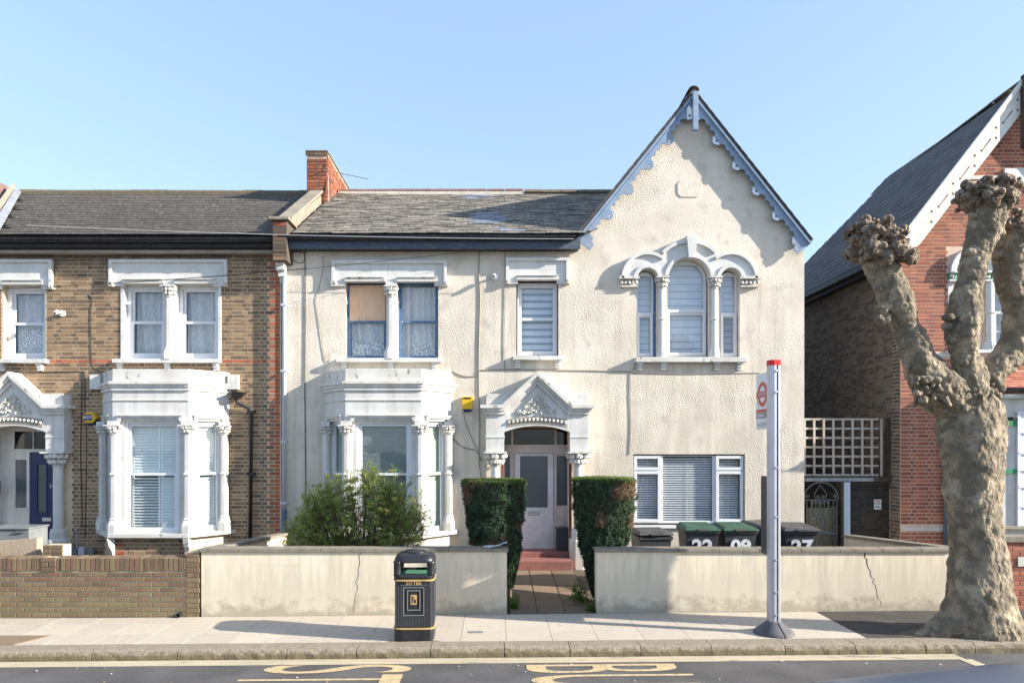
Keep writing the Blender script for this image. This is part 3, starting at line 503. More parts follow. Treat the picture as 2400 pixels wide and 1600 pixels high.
def bay(house, Xc, Yw, kind):
    P_ = .61; nx, ny = .748, -.6635; c0 = 1.263 * nx
    def plan(e, back=.02):
        xa = (c0 + e) / nx; xb = (c0 + e + ny * (P_ + e)) / nx
        return [(Xc - xa - back * .9, Yw + back), (Xc - xa, Yw), (Xc - xb, Yw - P_ - e), (Xc + xb, Yw - P_ - e), (Xc + xa, Yw), (Xc + xa + back * .9, Yw + back)]
    B = MB().prism(plan(.0, .2), 3.0, 3.57).build('bay_window', 'white', house)
    MB().prism(plan(.005), 3.75, 3.985).build('parapet', 'whitedirt', B, bevel=.01)
    for e, a, b, m in ((.09, 3.69, 3.748, 'whitedirt'), (.06, 3.64, 3.69, 'white'), (.035, 3.572, 3.64, 'white'), (.02, 3.38, 3.41, 'white'), (.008, 3.36, 3.38, 'white')): MB().prism(plan(e), a, b).build('cornice', m, B, bevel=.006)
    MB().prism(plan(.10), .785, .865).build('sill', 'whitedirt', B, bevel=.006)
    fronts = [(Matrix.Translation((Xc, Yw - P_, 0)), -.722, .722, .50, .745), None, None]
    MF = Matrix.Translation((Xc, Yw - P_, 0))
    MR_ = Matrix(((.6635, -.748, 0, Xc + .722), (.748, .6635, 0, Yw - P_), (0, 0, 1, 0), (0, 0, 0, 1)))
    ML_ = Matrix(((.6635, .748, 0, Xc - 1.263), (-.748, .6635, 0, Yw), (0, 0, 1, 0), (0, 0, 0, 1)))
    faces = ((MF, -.52, .52, [(-.74, -.52), (.52, .74)], -.62, .62), (MR_, .15, .68, [(0, .15), (.68, .815)], .1, .72), (ML_, .13, .66, [(0, .13), (.66, .815)], .1, .72))
    fm = 'upvc'
    for fi, (M, a, b, piers, ha, hb) in enumerate(faces):
        for p, q in piers: MB(M).box(p, q, .05, .2, .866, 3.0).build('pier', 'white', B)
        fr = MB(M); frame_plate(fr, a, b, .866, 3.0, .05, .07, .16); fr.build('frame', fm, B)
        A_, B2, C_, D_ = a + .052, b - .052, .918, 2.948; zm = 1.985
        mb = MB(M); frame_plate(mb, A_, B2, zm - .022, D_, .045, .105, .14); mb.build('sash', fm, B); pane(M, B, A_ + .04, B2 - .04, zm + .02, D_ - .04, .12)
        mb = MB(M); frame_plate(mb, A_, B2, C_, zm + .022, .045, .071, .103); mb.build('sash', fm, B); pane(M, B, A_ + .04, B2 - .04, C_ + .04, zm - .02, .088)
        a2, b2 = A_ + .01, B2 - .01
        if kind == 'shutter':
            panels = [(a2, (a2 + b2) / 2 + .09 if fi == 0 else b2)] + ([((a2 + b2) / 2 + .1, b2)] if fi == 0 else [])
            for lo, hi in ((C_ + .01, zm), (zm + .01, D_)):
                for i, (p, q) in enumerate(panels):
                    st = MB(M); frame_plate(st, p, q, lo, hi, .04, .20, .23); st.build('shutter_frame', 'shutter', B)
                    slats(M, B, p + .04, q - .04, lo + .04, hi - .04, .215, .056, .06, math.radians(30 if (fi == 0 and i == 0 and lo < 1.5) else 62), 'shutter', 'shutter_louvres', .008)
        else:
            if fi: a2, b2 = a2 - .06, b2 + .10
            if fi: MB(M).box(a2, b2, .185, .189, C_, D_).build('blind_backing', 'baypale', B)
            slats(M, B, a2, b2, C_, D_, .165, .024, .026, math.radians(48), 'baypale' if fi else 'baythin', 'venetian_blind', .0015)
            if fi == 0: pass
        # hood mould over the opening
        mb = MB(M); z1 = 3.0; mb.plate([(ha, z1 + .09), (ha - .0, z1 - .02), (ha + .05, z1 - .02), (ha + .08, z1 + .05), (hb - .08, z1 + .05), (hb - .05, z1 - .02), (hb, z1 - .02), (hb, z1 + .09)], -.045, .04); mb.box(ha - .01, hb + .01, -.07, .0, z1 + .09, z1 + .115); mb.build('hood_mould', 'white', B, bevel=.003)
    # columns stand at the four corners
    c2 = plan(-.05)
    for (x_, y_), rr in ((c2[2], .088), (c2[3], .088), ((c2[1][0] - .01, Yw - .10), .072), ((c2[4][0] + .01, Yw - .10), .072)):
        M = Matrix.Translation((x_, y_, 0)); column(M, B, 0, .866, 2.75, rr, 0, 1.985, .25, 'white', 8, True); capital(M, B, 0, 2.75, 2.925, rr, rr * 1.65, 0); MB(M).box(-rr * 1.15, rr * 1.15, -rr * 1.15, rr * 1.15, 2.925, 3.0).build('impost', 'white', B)
    return B, plan, MF
def porch(house, cx, Yp, Yw, kind):
    k = Yp / FP; z = lambda y: pz(y, Yp); M = Matrix.Translation((cx, Yp, 0)); dw = Yw - Yp
    Q = lambda pts: [(a * k, z(b)) for a, b in pts]
    ar = [(77 * math.cos(math.radians(t)) / math.cos(math.radians(40)) if 0 else u, 1012 - 15 * (1 - (u / 77) ** 2)) for t, u in [(0, 77 - 154 * i / 14) for i in range(15)]]
    B = MB(M).plate(Q([(120, 1058), (120, 956), (78, 956), (0, 884), (-78, 956), (-120, 956), (-120, 1058), (-77, 1058)] + ar[::-1] + [(77, 1058)]), 0, dw).build('porch', 'white', house)
    # stepped raking and level cornices
    for o, i_, d, m in ((0, 8, -.15, 'whitedirt'), (8, 14, -.10, 'white'), (14, 22, -.05, 'white')):
        out = [(133 - o * .7, 949 + o), (84 - o * .5, 949 + o), (0, 872 + o * 1.25), (-84 + o * .5, 949 + o), (-133 + o * .7, 949 + o)]; inn = [(-133 + o * .7, 949 + i_), (-84 + i_ * .5, 949 + i_), (0, 872 + i_ * 1.3), (84 - i_ * .5, 949 + i_), (133 - o * .7, 949 + i_)]
        MB(M).plate(Q(out + inn), d, dw - .01 if d == -.15 else .02).build('cornice', m, B, bevel=.004)
    for s_ in (-1, 1):
        MB(M).box(min(s_ * 66 * k, s_ * 120 * k), max(s_ * 66 * k, s_ * 120 * k), -.03, dw, z(948.6), z(923)).build('parapet_block', 'whitedirt', B, bevel=.012)
        MB(M).box(s_ * 98.5 * k - 22.5 * k, s_ * 98.5 * k + 22.5 * k, -.012, .02, z(1026), z(1021)).build('string_band', 'white', B, bevel=.003)
        capital(M, B, s_ * 98 * k, z(1092), z(1058), .095, .225, .12, ab=.035); capital
        column(M, B, s_ * 98 * k, gz(cx) + .12, z(1092), .092, .12, None, None, 'white', 18)
        mb = MB(M); mb.lathe(s_ * 98 * k, .12, [(.13, z(1240)), (.15, z(1247)), (.15, z(1262)), (.19, z(1266)), (.19, .1)], 8); mb.build('pedestal', 'white', B)
        MB(M).box(min(s_ * 88 * k, s_ * 122 * k), max(s_ * 88 * k, s_ * 122 * k), .16, dw, -.1, z(1266)).build('plinth', 'stucco_smooth' if kind == 'white' else 'white', B)
    mb = MB(M)
    for i in range(15):
        u = -66 + 132 * i / 14; mb.blob(u * k, -.015, z(990 - 7 * (1 - (u / 66) ** 2)), .03, .03, .038)
    mb.build('egg_moulding', 'carve', B)
    MB(M).plate(Q([(a, 997 - 8 - 8 * (1 - (a / 70) ** 2) + 12) for a in range(-70, 71, 14)] + [(a, 985 - 8 * (1 - (a / 70) ** 2) - 2) for a in range(70, -71, -14)]), -.008, .01).build('arch_band', 'moulding', B)
    mb = MB(M); r2 = random.Random(5)
    for i in range(150):
        a = r2.uniform(-1, 1); v = r2.random(); u = a * 52 * (1 - v) ; yy = 970 - 46 * v
        if yy < 918: continue
        mb.blob(u * k, -.012 + r2.uniform(-.02, .01), z(yy), r2.uniform(.012, .035), r2.uniform(.02, .035), r2.uniform(.012, .03), r2.uniform(-1.5, 1.5))
    mb.build('carved_foliage', 'carve', B)
    # recess: side cheeks, soffit, door screen
    hw = 78 * k; Mw = Matrix.Translation((cx, Yw, 0)); cheek = 'redbrown' if kind == 'white' else 'white'
    for s_ in (-1, 1): MB(Mw).box(min(s_ * hw, s_ * (hw + .05)), max(s_ * hw, s_ * (hw + .05)), -.02, .42, -.1, 2.95).build('recess_cheek', cheek, B)
    MB(Mw).box(-hw, hw, .32, .42, 2.86, 2.96).build('recess_head', cheek, B)
    Yd = Yw + .36; kd = Yd / FP; zd = lambda y: pz(y, Yd); Md = Matrix.Translation((cx, Yd, 0)); Qd = lambda a, b, c, d: rect(a * kd, b * kd, zd(d), zd(c))
    if kind == 'white':
        off = (1165 - 1165) ; o_ = (cx / kd)  # centre in pixels from the view axis at the door's depth
        X = lambda v: (v - VX - o_)
        holes = [Qd(X(1180), X(1198), 1003, 1042), Qd(X(1203), X(1300), 1003, 1042), Qd(X(1304), X(1331), 1003, 1042), Qd(X(1184), X(1195), 1068, 1184), Qd(X(1305), X(1330), 1068, 1184), Qd(X(1205), X(1298), 1062, 1291)]
        MB(Md).plate(Qd(X(1176), X(1336), 990, 1293), 0, .06, holes).build('door_screen', 'pinkframe', B, bevel=.003)
        for h in holes[:5]: MB(Md).plate(h, .03, .036).build('screen_pane', 'glassd' if h in holes[:3] else 'frost', B)
        MB(Md).box(X(1176) * kd, X(1336) * kd, -.03, 0, zd(1046), zd(1042)).build('transom_rail', 'pinkframe', B)
        MB(Md).box(X(1304) * kd, X(1332) * kd, -.02, 0, zd(1210), zd(1206)).build('side_rail', 'pinkframe', B)
        D = MB(Md).plate(Qd(X(1206), X(1297), 1063, 1290), .015, .055, [Qd(X(1219), X(1284), 1068, 1189)]).build('door', 'paint_door', house)
        MB(Md).plate(Qd(X(1218), X(1285), 1067, 1190), .03, .04).build('pane', 'frost', D)
        fr = MB(Md); fr.plate(Qd(X(1214), X(1289), 1064.5, 1193), .008, .018, [Qd(X(1219), X(1284), 1068, 1189)]); fr.plate(Qd(X(1224), X(1288), 1217, 1269), .008, .018, [Qd(X(1226), X(1286), 1219, 1267)]); fr.plate(Qd(X(1237), X(1275), 1230, 1256), .009, .018, [Qd(X(1238), X(1274), 1231, 1255)]); fr.build('door_moulding', 'paint_door', D, bevel=.002)
        mb = MB(Md); mb.plate(Qd(X(1238), X(1265), 1197, 1206), -.005, .016, [Qd(X(1241), X(1262), 1199, 1204)]); mb.plate(Qd(X(1241), X(1262), 1199, 1204), .002, .012); mb.build('letterbox', 'chrome', D)
        for y0, y1, Y0, Y1, xa, xb in ((1293, 1306, 13.42, 13.95, 1176, 1336), (1313, 1334, 13.0, 13.44, 1176, 1342)):
            MB().box(px(xa, Y0), px(xb, Y0), Y0, Y1, -.1, pz(y0, Y0 + .05)).build('door_step', 'redstep', B, bevel=.012)
    else:
        D = MB(Md).plate(rect(-.085, .60, .1, zd(1060)), .02, .06, [rect(.06, .24, 1.17, 2.15)]).build('door', 'bluedoor', house)
        MB(Md).box(.06, .24, .035, .045, 1.17, 2.15).build('pane', 'frost', D)
        mb = MB(Md); mb.plate(rect(.03, .27, 1.14, 2.18), .01, .022, [rect(.06, .24, 1.17, 2.15)]); mb.plate(rect(.03, .50, .25, .92), .01, .022, [rect(.06, .47, .28, .89)]); mb.build('door_moulding', 'bluedoor', D, bevel=.003)
        MB(Md).box(.17, .36, -.005, .02, .98, 1.06).build('letterbox', 'chrome', D, bevel=.008)
        text('door_number', '24', .10, 'chrome', D, Md @ Matrix.Translation((.36, .012, 1.70)), .006)
        h2 = [rect(-.38, -.15, 1.26, 2.24), rect(-.40, .56, 2.46, 2.82)]
        MB(Md).plate(rect(-.66, .66, .0, 2.95), .0, .05, h2 + [rect(-.095, .61, .05, zd(1059))]).build('door_screen', 'white', B)
        MB(Md).plate(rect(-.38, -.15, 1.26, 2.24), .02, .026).build('screen_pane', 'frost', B); MB(Md).plate(rect(-.40, .56, 2.46, 2.82), .02, .026).build('transom_pane', 'glassd', B)
        MB(Md).box(-.02, .0, -.005, .03, 2.46, 2.82).build('glazing_bar', 'white', B); MB(Md).box(-.42, -.12, -.03, 0, 1.22, 1.25).build('side_sill', 'white', B)
    return B

# ---------------------------------------------------------------- the cream rendered house with the gable
MH = thing('rendered_house', 'cream roughcast house with steep blue-bargeboard gable, arched triple window and white pedimented porch', 'house', (1, F + 3, 0))
M0 = Matrix.Translation((0, F, 0)); fx = lambda v: px(v, F); fz = lambda v: pz(v, F)
apX = px(1626, F - .18)
def archhole(cx, r, yb, ysp=655): return [(fx(cx - r), fz(yb)), (fx(cx + r), fz(yb))] + [(fx(a), fz(b)) for a, b in [(cx + r * math.cos(math.radians(t)), ysp - r * math.sin(math.radians(t))) for t in range(0, 181, 15)]]
w1a = rect(fx(810), fx(905), fz(840), fz(657)); w1b = rect(fx(931), fx(1027), fz(840), fz(657)); w2 = rect(fx(1210), fx(1309), fz(834), fz(653))
w3 = [archhole(1613, 49, 838), archhole(1516, 24, 838), archhole(1710, 24, 838)]; w4 = rect(fx(1484), fx(1746), fz(1231), fz(1064))
BXc = -2.158; PXc = .781
outline = [(fx(664), -.3), (fx(1885), -.3), (fx(1885), 6.66), (apX, 9.52), (1.62, 6.68), (1.62, 6.56), (fx(664), 6.56)]
wall_plate('front_wall', outline, [w1a, w1b, w2, *w3, w4, rect(PXc - .645, PXc + .645, -.2, 2.9), rect(BXc - 1.15, BXc + 1.15, .2, 3.3)], F, .3, 'stucco', MH)
mb = shell(MH, fx(664), fx(1885), 6.5, F, 20); mb.build('rear_wall', 'stucco_smooth', MH)
MB().box(1.75, fx(1885), F + .31, 20, 6.55, 6.6).build('attic_floor', 'room', MH)
# main roof
ty = .588; cv = 1 / math.hypot(1, ty)
RM = MB(); xl, xr = -3.98, 3.9
RM.add([(xl, 13.26, 6.63), (1.75, 13.26, 6.63), (xr, 16.9, 8.765), (xl, 16.9, 8.765), (xl, 20.5, 6.65), (xr, 20.5, 6.65)], [(0, 1, 2, 3), (3, 2, 5, 4)]); RM = RM.build('roof', 'fascia', MH, fix=False)
def blue(C):
    a, b = VX + C.x * FP / C.y, VY - (C.z - H) * FP / C.y
    return (1092 < a < 1150 and 455 < b < 467) or (1112 < a < 1165 and 500 < b < 509) or (1100 < a < 1186 and 509 <= b < 524) or (1168 < a < 1200 and 535 < b < 543) or (1210 < a < 1245 and 540 < b < 545)
slate_roof(RM, (xl, 13.26, 6.64), (1, 0, 0), (0, 1, ty), 7.8, 4.2, .26, .165, 'slateM', .014, clip=lambda u, v: xl + u < 1.72 + v * cv * ty / 1.22 + .12, alt=blue, altm='slateB', jit=.006, sag=.03)
ridge_tiles(RM, (-3.9, 16.9, 8.79), (.65, 16.9, 8.80), 'ridge', .43, .10); 
MB().box(-3.9, .66, 16.80, 17.0, 8.70, 8.785).build('ridge_bedding', 'mortarw', RM)
ridge_tiles(RM, (.68, 16.9, 8.765), (2.9, 16.9, 8.765), 'ridgedark', .42, .12, .004); MB().box(.67, 2.9, 16.81, 16.99, 8.68, 8.80).build('ridge_bedding', 'ridgedark', RM)
MB().box(fx(672), 1.62, F - .26, F - .22, 6.36, 6.56).build('fascia_board', 'fasciab', MH); MB().box(fx(672), 1.6, F - .22, F, 6.38, 6.40).build('soffit', 'fascia', MH)
gutter(MH, fx(668), 1.52, F - .33, 6.585, r=.075)
# gable roof and bargeboards
GY0, GY1 = F - .14, 17.8; az_ = pz(214, GY0)
RL = []
for s_, foot in ((-1, (px(1352, GY0), pz(552, GY0))), (1, (px(1900, GY0), pz(562, GY0)))):
    a = Vector((apX, 0, az_)); b = Vector((foot[0], 0, foot[1])); t = (b - a).normalized(); n = Vector((t.z * -s_ * -1, 0, 0)); n = Vector((-t.z * s_, 0, t.x * s_)); n = n if n.z > 0 else -n
    c, d = a - n * .05, b - n * .05
    MB().plate([(a.x, a.z), (b.x, b.z), (d.x, d.z), (c.x, c.z)], GY0 - .03, GY1).build('gable_roof', 'slateM', MH)
    # verge slates
    Ln = (b - a).length; k = int(Ln / .2)
    for i in range(k):
        p = a + t * (Ln * i / k) + n * .004; q = a + t * (Ln * (i + 1) / k + .02) + n * (.012); MB().plate([(p.x, p.z), (q.x, q.z), (q.x + n.x * .012, q.z + n.z * .012), (p.x + n.x * .012, p.z + n.z * .012)], GY0 - .06, GY0 + .25).build('verge_slate', 'slateR', MH)
    # bargeboard with scallops and heart cut-outs, drawn along the rake
    per = .63; Ls = Ln + .06; first = .42; bot = []; hearts = []
    def edge(s):
        ph = (s - first) % per / per * per
        if s < first - .12: return .17 + .10 * max(0, 1 - abs(s - .2) / .1) * 0 - .03 * math.sin(min(1, s / .28) * math.pi)
        q = (s - first + .10) % per
        if q < .20:
            e = .275 - .5 * abs(q - .10) * (abs(q - .10) > .045) + .01 * math.cos(q * 120)
            return e
        qq = (q - .20) / (per - .20) * 3; return .175 - .055 * abs(math.sin(math.pi * qq)) ** .7
    s = 0
    while s < Ls - .18: bot.append((s, edge(s))); s += .018
    e0 = Ls - .18; bot += [(e0, .17), (e0 + .01, .24), (e0 + .03, .30), (e0 + .08, .335), (e0 + .13, .32), (e0 + .17, .34), (e0 + .185, .30), (e0 + .18, .12)]
    s = first
    while s < Ls - .3: hearts.append((s, .20)); s += per
    hearts.append((e0 + .10, .235))
    def hp(hs, ht): return [(hs - .035, ht + .004), (hs + .004, ht - .024), (hs + .026, ht - .016), (hs + .024, ht - .002), (hs + .014, ht + .003), (hs + .024, ht + .01), (hs + .022, ht + .024), (hs + .002, ht + .028)]
    top = [(Ls, .0), (0, .0)]; conv = lambda P: [((a + t * p - n * (q + .045)).x, (a + t * p - n * (q + .045)).z) for p, q in P]
    bb = MB().plate(conv(bot + top), GY0 - .005, GY0 + .025, [conv(hp(*h)) for h in hearts]).build('bargeboard', 'barge', MH)
    MB().plate(conv([(0, -.01), (Ls, -.01), (Ls, .035), (0, .035)]), GY0 - .045, GY0 - .007).build('rake_moulding', 'barge', MH, bevel=.004)
    MB().plate(conv([(0, .05), (Ls, .05), (Ls, .07), (0, .07)]), GY0 - .02, GY0 - .007).build('rake_moulding', 'barge', MH)
    MB().plate(conv([(0, .035), (Ls - .1, .035), (Ls - .1, .05), (0, .05)]), GY0 + .027, F - .002).build('gable_soffit', 'fasciab', MH)
for i in range(10): half = MB(); half_tube(half, (apX, GY0 - .05 + i * .44, az_ + .0), (apX, GY0 + .37 + i * .44, az_ + .0), .11); half.build('ridge_tile', 'ridgedark', MH)
MB().box(px(1620, GY0), px(1632, GY0), GY0 - .13, GY0 - .05, pz(311, GY0), pz(221, GY0)).build('finial_post', 'barge', MH, bevel=.006)
MB().blob(px(1892, GY0) - .12, GY0 + .06, pz(561, GY0) + .0, .03, .06, .03).build('purlin_end', 'moulding', MH)
gutter(MH, 6.1, 6.22, GY0 + .1, pz(556, GY0), joints=False); gm = bpy.context.scene.collection.objects[-1]
MB().plate([(fx(1560), fz(423)), (fx(1568), fz(418)), (fx(1574), fz(423)), (fx(1610), fz(418)) if 0 else (fx(1595), fz(423)), (fx(1640), fz(423)), (fx(1645), fz(431)), (fx(1645), fz(453)), (fx(1636), fz(462)), (fx(1596), fz(462)), (fx(1588), fz(455)), (fx(1587), fz(431))][3:], -.014 + F, F + .01).build('date_plaque', 'plaque', MH, bevel=.004)
# paired upper window with a boarded sash
W, r = sash_window(M0, MH, fx(810), fx(905), fz(840), fz(657), fz(751), 'bluepaint', .03, .04, .14)
MB(M0).box(r[0] - .03, r[1] + .03, .165, .175, fz(750), fz(664)).build('plywood_board', 'ply', W)
curtain(M0, W, r[0], r[1], r[2], fz(752), .25, lace=.26, freq=26)
W2_, r = sash_window(M0, MH, fx(931), fx(1027), fz(840), fz(657), fz(751), 'bluepaint', .03, .04, .14)
curtain(M0, W2_, r[0], r[0] + .16, r[2], r[3], .23); curtain(M0, W2_, r[0] + .14, r[1], r[2], r[3], .25, lace=.26, amp=.008)
label_lintel(M0, W, fx(783), fx(1044), fz(616), fz(657), fz(671), .22, [(fx(810), fx(905)), (fx(931), fx(1027))])
column(M0, W, fx(917.5), fz(842), fz(697), .085, -.02, None, .22, 'white', 8, True); capital(M0, W, fx(917.5), fz(697), fz(672), .08, .13, -.03)
MB(M0).box(fx(905), fx(931), -.062, -.002, fz(672), fz(655)).build('impost', 'white', W)
sill(M0, W, fx(791), fx(1036), fz(850), fz(840.5)); [bracket(M0, W, fx(v), fz(850)) for v in (808, 917, 1018)]
# single upper window
W, r = sash_window(M0, MH, fx(1213), fx(1307), fz(831), fz(660), fz(745), 'upvc', .035, .05, .13)
MB(M0).plate(rect(fx(1210), fx(1309), fz(834), fz(653)), .11, .129, [rect(fx(1213), fx(1307), fz(831), fz(660))]).build('outer_frame', 'fascia', W)
def zebra(M, W, a, b, c, d, dd, n, m1='blindg', m2='blindd', fr=.55):
    MB(M).box(a, b, dd + .01, dd + .014, c, d).build('blind', m1, W); mb = MB(M); h = (d - c) / n
    for i in range(n): mb.box(a, b, dd + .004, dd + .008, c + h * i, c + h * (i + 1 - fr))
    o = mb.build('blind_bands', m2, W, fix=False); o['kind'] = 'stuff'
zebra(M0, W, r[0] - .03, r[1] + .03, r[2], r[3], .24, 9, fr=.66)
label_lintel(M0, W, fx(1189), fx(1329), fz(610), fz(653), fz(666), .21, [(fx(1210), fx(1309))])
sill(M0, W, fx(1202), fx(1318), fz(845), fz(835.5)); [bracket(M0, W, fx(v), fz(845)) for v in (1213, 1306)]
# triple arched window
TW = MB(M0); 
def band(c, r0, r1, ysp=655): return c, r0, r1
def ringpts(cx, r, t0, t1, n=20, ysp=655): return [(fx(cx + r * math.cos(math.radians(t0 + (t1 - t0) * i / n))), fz(ysp - r * math.sin(math.radians(t0 + (t1 - t0) * i / n)))) for i in range(n + 1)]
def inter(c1, r1, c2, r2):
    d = c2 - c1; a = (r1 * r1 - r2 * r2 + d * d) / (2 * d); return math.degrees(math.atan2(math.sqrt(max(r1 * r1 - a * a, 0)), a))
def archplate(ro_c, ro_s, d0, d1, name, m, inner=True, dr=0, parent=None):
    aL = inter(1516, ro_s, 1613, ro_c); bL = 180 - inter(1613, ro_c, 1516, ro_s) if 0 else math.degrees(math.atan2(ro_s * math.sin(math.radians(aL)), 1516 + ro_s * math.cos(math.radians(aL)) - 1613))
    out = ringpts(1516, ro_s, 180, aL) + ringpts(1613, ro_c, bL, 180 - bL) + ringpts(1710, ro_s, 180 - aL, 0)
    ins = [ringpts(1710, 24 + dr, 0, 180, 12), ringpts(1613, 49 + dr, 0, 180, 16), ringpts(1516, 24 + dr, 0, 180, 12)]
    MB(M0).plate(out + ins[0] + ins[1] + ins[2], d0, d1).build(name, m, parent)
fr = MB(M0); frame_plate(fr, fx(1564), fx(1662), fz(834), fz(627), .05, .13, .2); 
TWo = MB(M0).plate([(fx(1564), fz(834)), (fx(1660), fz(834))] + ringpts(1612, 48, 0, 180, 14), .13, .2, [[(fx(1570), fz(727)), (fx(1654), fz(727))] + [(fx(1654), fz(640)), (fx(1640), fz(619)), (fx(1630), fz(617)), (fx(1594), fz(617)), (fx(1584), fz(619)), (fx(1570), fz(640))], rect(fx(1568), fx(1656), fz(829), fz(735))]).build('triple_window', 'upvc', MH)
mb = MB(M0); frame_plate(mb, fx(1566), fx(1658), fz(831), fz(723), .055, .10, .15); mb.build('casement', 'upvc', TWo, bevel=.004)
MB(M0).box(fx(1568), fx(1656), .17, .176, fz(830), fz(612)).build('pane', 'glass', TWo)
zebra(M0, TWo, fx(1566), fx(1658), fz(831), fz(610), .22, 13, fr=.93)
for c in (1514, 1712):
    MB(M0).plate([(fx(c - 21), fz(835)), (fx(c + 21), fz(835))] + ringpts(c, 21, 0, 180, 10), .13, .2, [rect(fx(c - 16), fx(c + 16), fz(729), fz(644)), rect(fx(c - 14), fx(c + 14), fz(825), fz(742))]).build('side_frame', 'upvc', TWo)
    mb = MB(M0); frame_plate(mb, fx(c - 19), fx(c + 19), fz(833), fz(733), .055, .10, .15); mb.build('casement', 'upvc', TWo, bevel=.004)
    MB(M0).box(fx(c - 18), fx(c + 18), .17, .176, fz(830), fz(640)).build('pane', 'glass', TWo); zebra(M0, TWo, fx(c - 20), fx(c + 20), fz(832), fz(636), .22, 13, fr=.93)
for a, b in ((1664, 1689), (1538, 1564)): MB(M0).box(fx(a) - .02, fx(b) + .02, .10, .12, fz(836), fz(655)).build('blue_reveal', 'bluepaint', TWo)
archplate(84, 57, -.07, .03, 'arch_plate', 'white', parent=TWo)
for c, r0, r1, t0, t1 in ((1613, 82, 90, 44, 136), (1516, 55, 62, 52, 180), (1710, 55, 62, 0, 128)): MB(M0).plate(ringpts(c, r1, t0, t1) + ringpts(c, r0, t1, t0), -.12, -.02).build('arch_moulding', 'white', TWo, bevel=.004)
for c, r0, r1 in ((1613, 50, 58), (1516, 25, 33), (1710, 25, 33)): MB(M0).plate(ringpts(c, r1, 8, 172) + ringpts(c, r0, 172, 8), -.10, -.04).build('arch_moulding', 'white', TWo, bevel=.004)
MB(M0).plate([(fx(1604), fz(557)), (fx(1631), fz(557)), (fx(1622), fz(609)), (fx(1609), fz(609))], -.17, 0).build('keystone', 'white', TWo, bevel=.008)
for a, b in ((1450, 1496), (1731, 1779)):
    mb = MB(M0); mb.box(fx(a), fx(b), -.12, 0, fz(656), fz(650)); mb.box(fx(a) + .02, fx(b) - .02, -.08, 0, fz(674), fz(671))
    for i in range(5): mb.blob(fx(a) + .05 + i * (fx(b) - fx(a) - .1) / 4, -.06, fz(663), .035, .04, .055, (i % 2 - .5))
    mb.build('impost', 'carve', TWo)
for v in (1550.5, 1674): column(M0, TWo, fx(v), fz(838), fz(677), .06, -.01, fz(748), .17, 'white', 12); capital(M0, TWo, fx(v), fz(677), fz(651), .06, .13, -.02)
sill(M0, TWo, fx(1487), fx(1747), fz(850), fz(838.5)); [bracket(M0, TWo, fx(v), fz(850)) for v in (1498, 1554, 1678, 1731)]
# ground-floor casement window
g0 = MB(M0); cols = [(1486, 1550), (1553, 1675), (1678, 1744)]
GW = g0.plate(rect(fx(1485), fx(1745), fz(1226), fz(1067)), .05, .11, [rect(fx(1492), fx(1545), fz(1097), fz(1071)), rect(fx(1492), fx(1545), fz(1220), fz(1105)), rect(fx(1555), fx(1672), fz(1220), fz(1069)), rect(fx(1684), fx(1738), fz(1097), fz(1071)), rect(fx(1684), fx(1738), fz(1220), fz(1105))]).build('window', 'upvc', MH, bevel=.003)
for a, b in ((1487, 1549), (1679, 1743)):
    for c, d in ((1068, 1101), (1104, 1223)):
        mb = MB(M0); frame_plate(mb, fx(a), fx(b), fz(d), fz(c), .055, .02, .07); mb.build('casement', 'upvc', GW, bevel=.003); pane(M0, GW, fx(a) + .05, fx(b) - .05, fz(d) + .05, fz(c) - .05, .055)
pane(M0, GW, fx(1554), fx(1673), fz(1221), fz(1068), .08)
for a, b in ((1494, 1543), (1556, 1671), (1686, 1736)):
    slats(M0, GW, fx(a), fx(b), fz(1219), fz(1072), .125, .046, .028, math.radians(50), 'slat', 'venetian_blind', .003); MB(M0).box(fx((a + b) / 2) - .003, fx((a + b) / 2) + .003, .104, .108, fz(1219), fz(1072)).build('blind_cord', 'slat', GW)
curtain(M0, GW, fx(1490), fx(1530), fz(1222), fz(1070), .3, m='curtaind'); curtain(M0, GW, fx(1635), fx(1740), fz(1222), fz(1070), .3, m='curtaind')
MB(M0).box(fx(1480), fx(1749), -.05, .1, fz(1237), fz(1230.5)).build('sill', 'upvc', GW, bevel=.004)
# bay and porch
BM, planM, MFm = bay(MH, BXc, F, 'venetian')
MB().prism(planM(-.04), -.1, .785).build('bay_base', 'stucco_smooth', BM)
porch(MH, PXc, 13.3, F, 'white')
# party wall parapet, pier and chimney stack
PW = thing('party_wall_parapet', 'sloping concrete-coped firewall with small brick pier between the two roofs', 'parapet', (-4.2, 14.5, 6.6))
V = []
def sl(x0, x1, y0, y1, za, zb, h): return ([(x0, y0, za - h), (x1, y0, za - h), (x1, y0, za), (x0, y0, za), (x0, y1, zb - h), (x1, y1, zb - h), (x1, y1, zb), (x0, y1, zb)], [(0, 1, 2, 3), (5, 4, 7, 6), (0, 4, 5, 1), (1, 5, 6, 2), (2, 6, 7, 3), (3, 7, 4, 0)])
mb = MB(); mb.add(*sl(-4.30, -4.09, 13.5, 20, 6.93, 6.93 + .588 * 6.5, .9)) if 0 else mb.add(*sl(-4.30, -4.09, 13.45, 16.9, 6.93, 8.93, .7)); mb.build('upstand', 'concrete', PW)
mb = MB(); mb.add(*sl(-4.35, -4.05, 13.5, 15.9, 7.04, 8.48, .07)); mb.build('coping', 'concrete', PW, bevel=.01)
rows = lay(-4.32, -4.07, 6.1, 6.86, bond='stretch', st=.25)
MB().box(-4.33, -4.06, 13.17, 13.6, 6.1, 6.86).build('pier_core', 'brickdark', PW)
facade_bricks('brick', [(-4.195, 6.14 + i * .0745, .25 if i % 2 else .25, .063) for i in range(8)], 13.17, 'brick', PW); facade_bricks('brick', [(-4.26, 6.74 + .0745 * .5 + .02, .12, .063), (-4.13, 6.74 + .0745 * .5 + .02, .12, .063)], 13.17, 'brickred', PW)
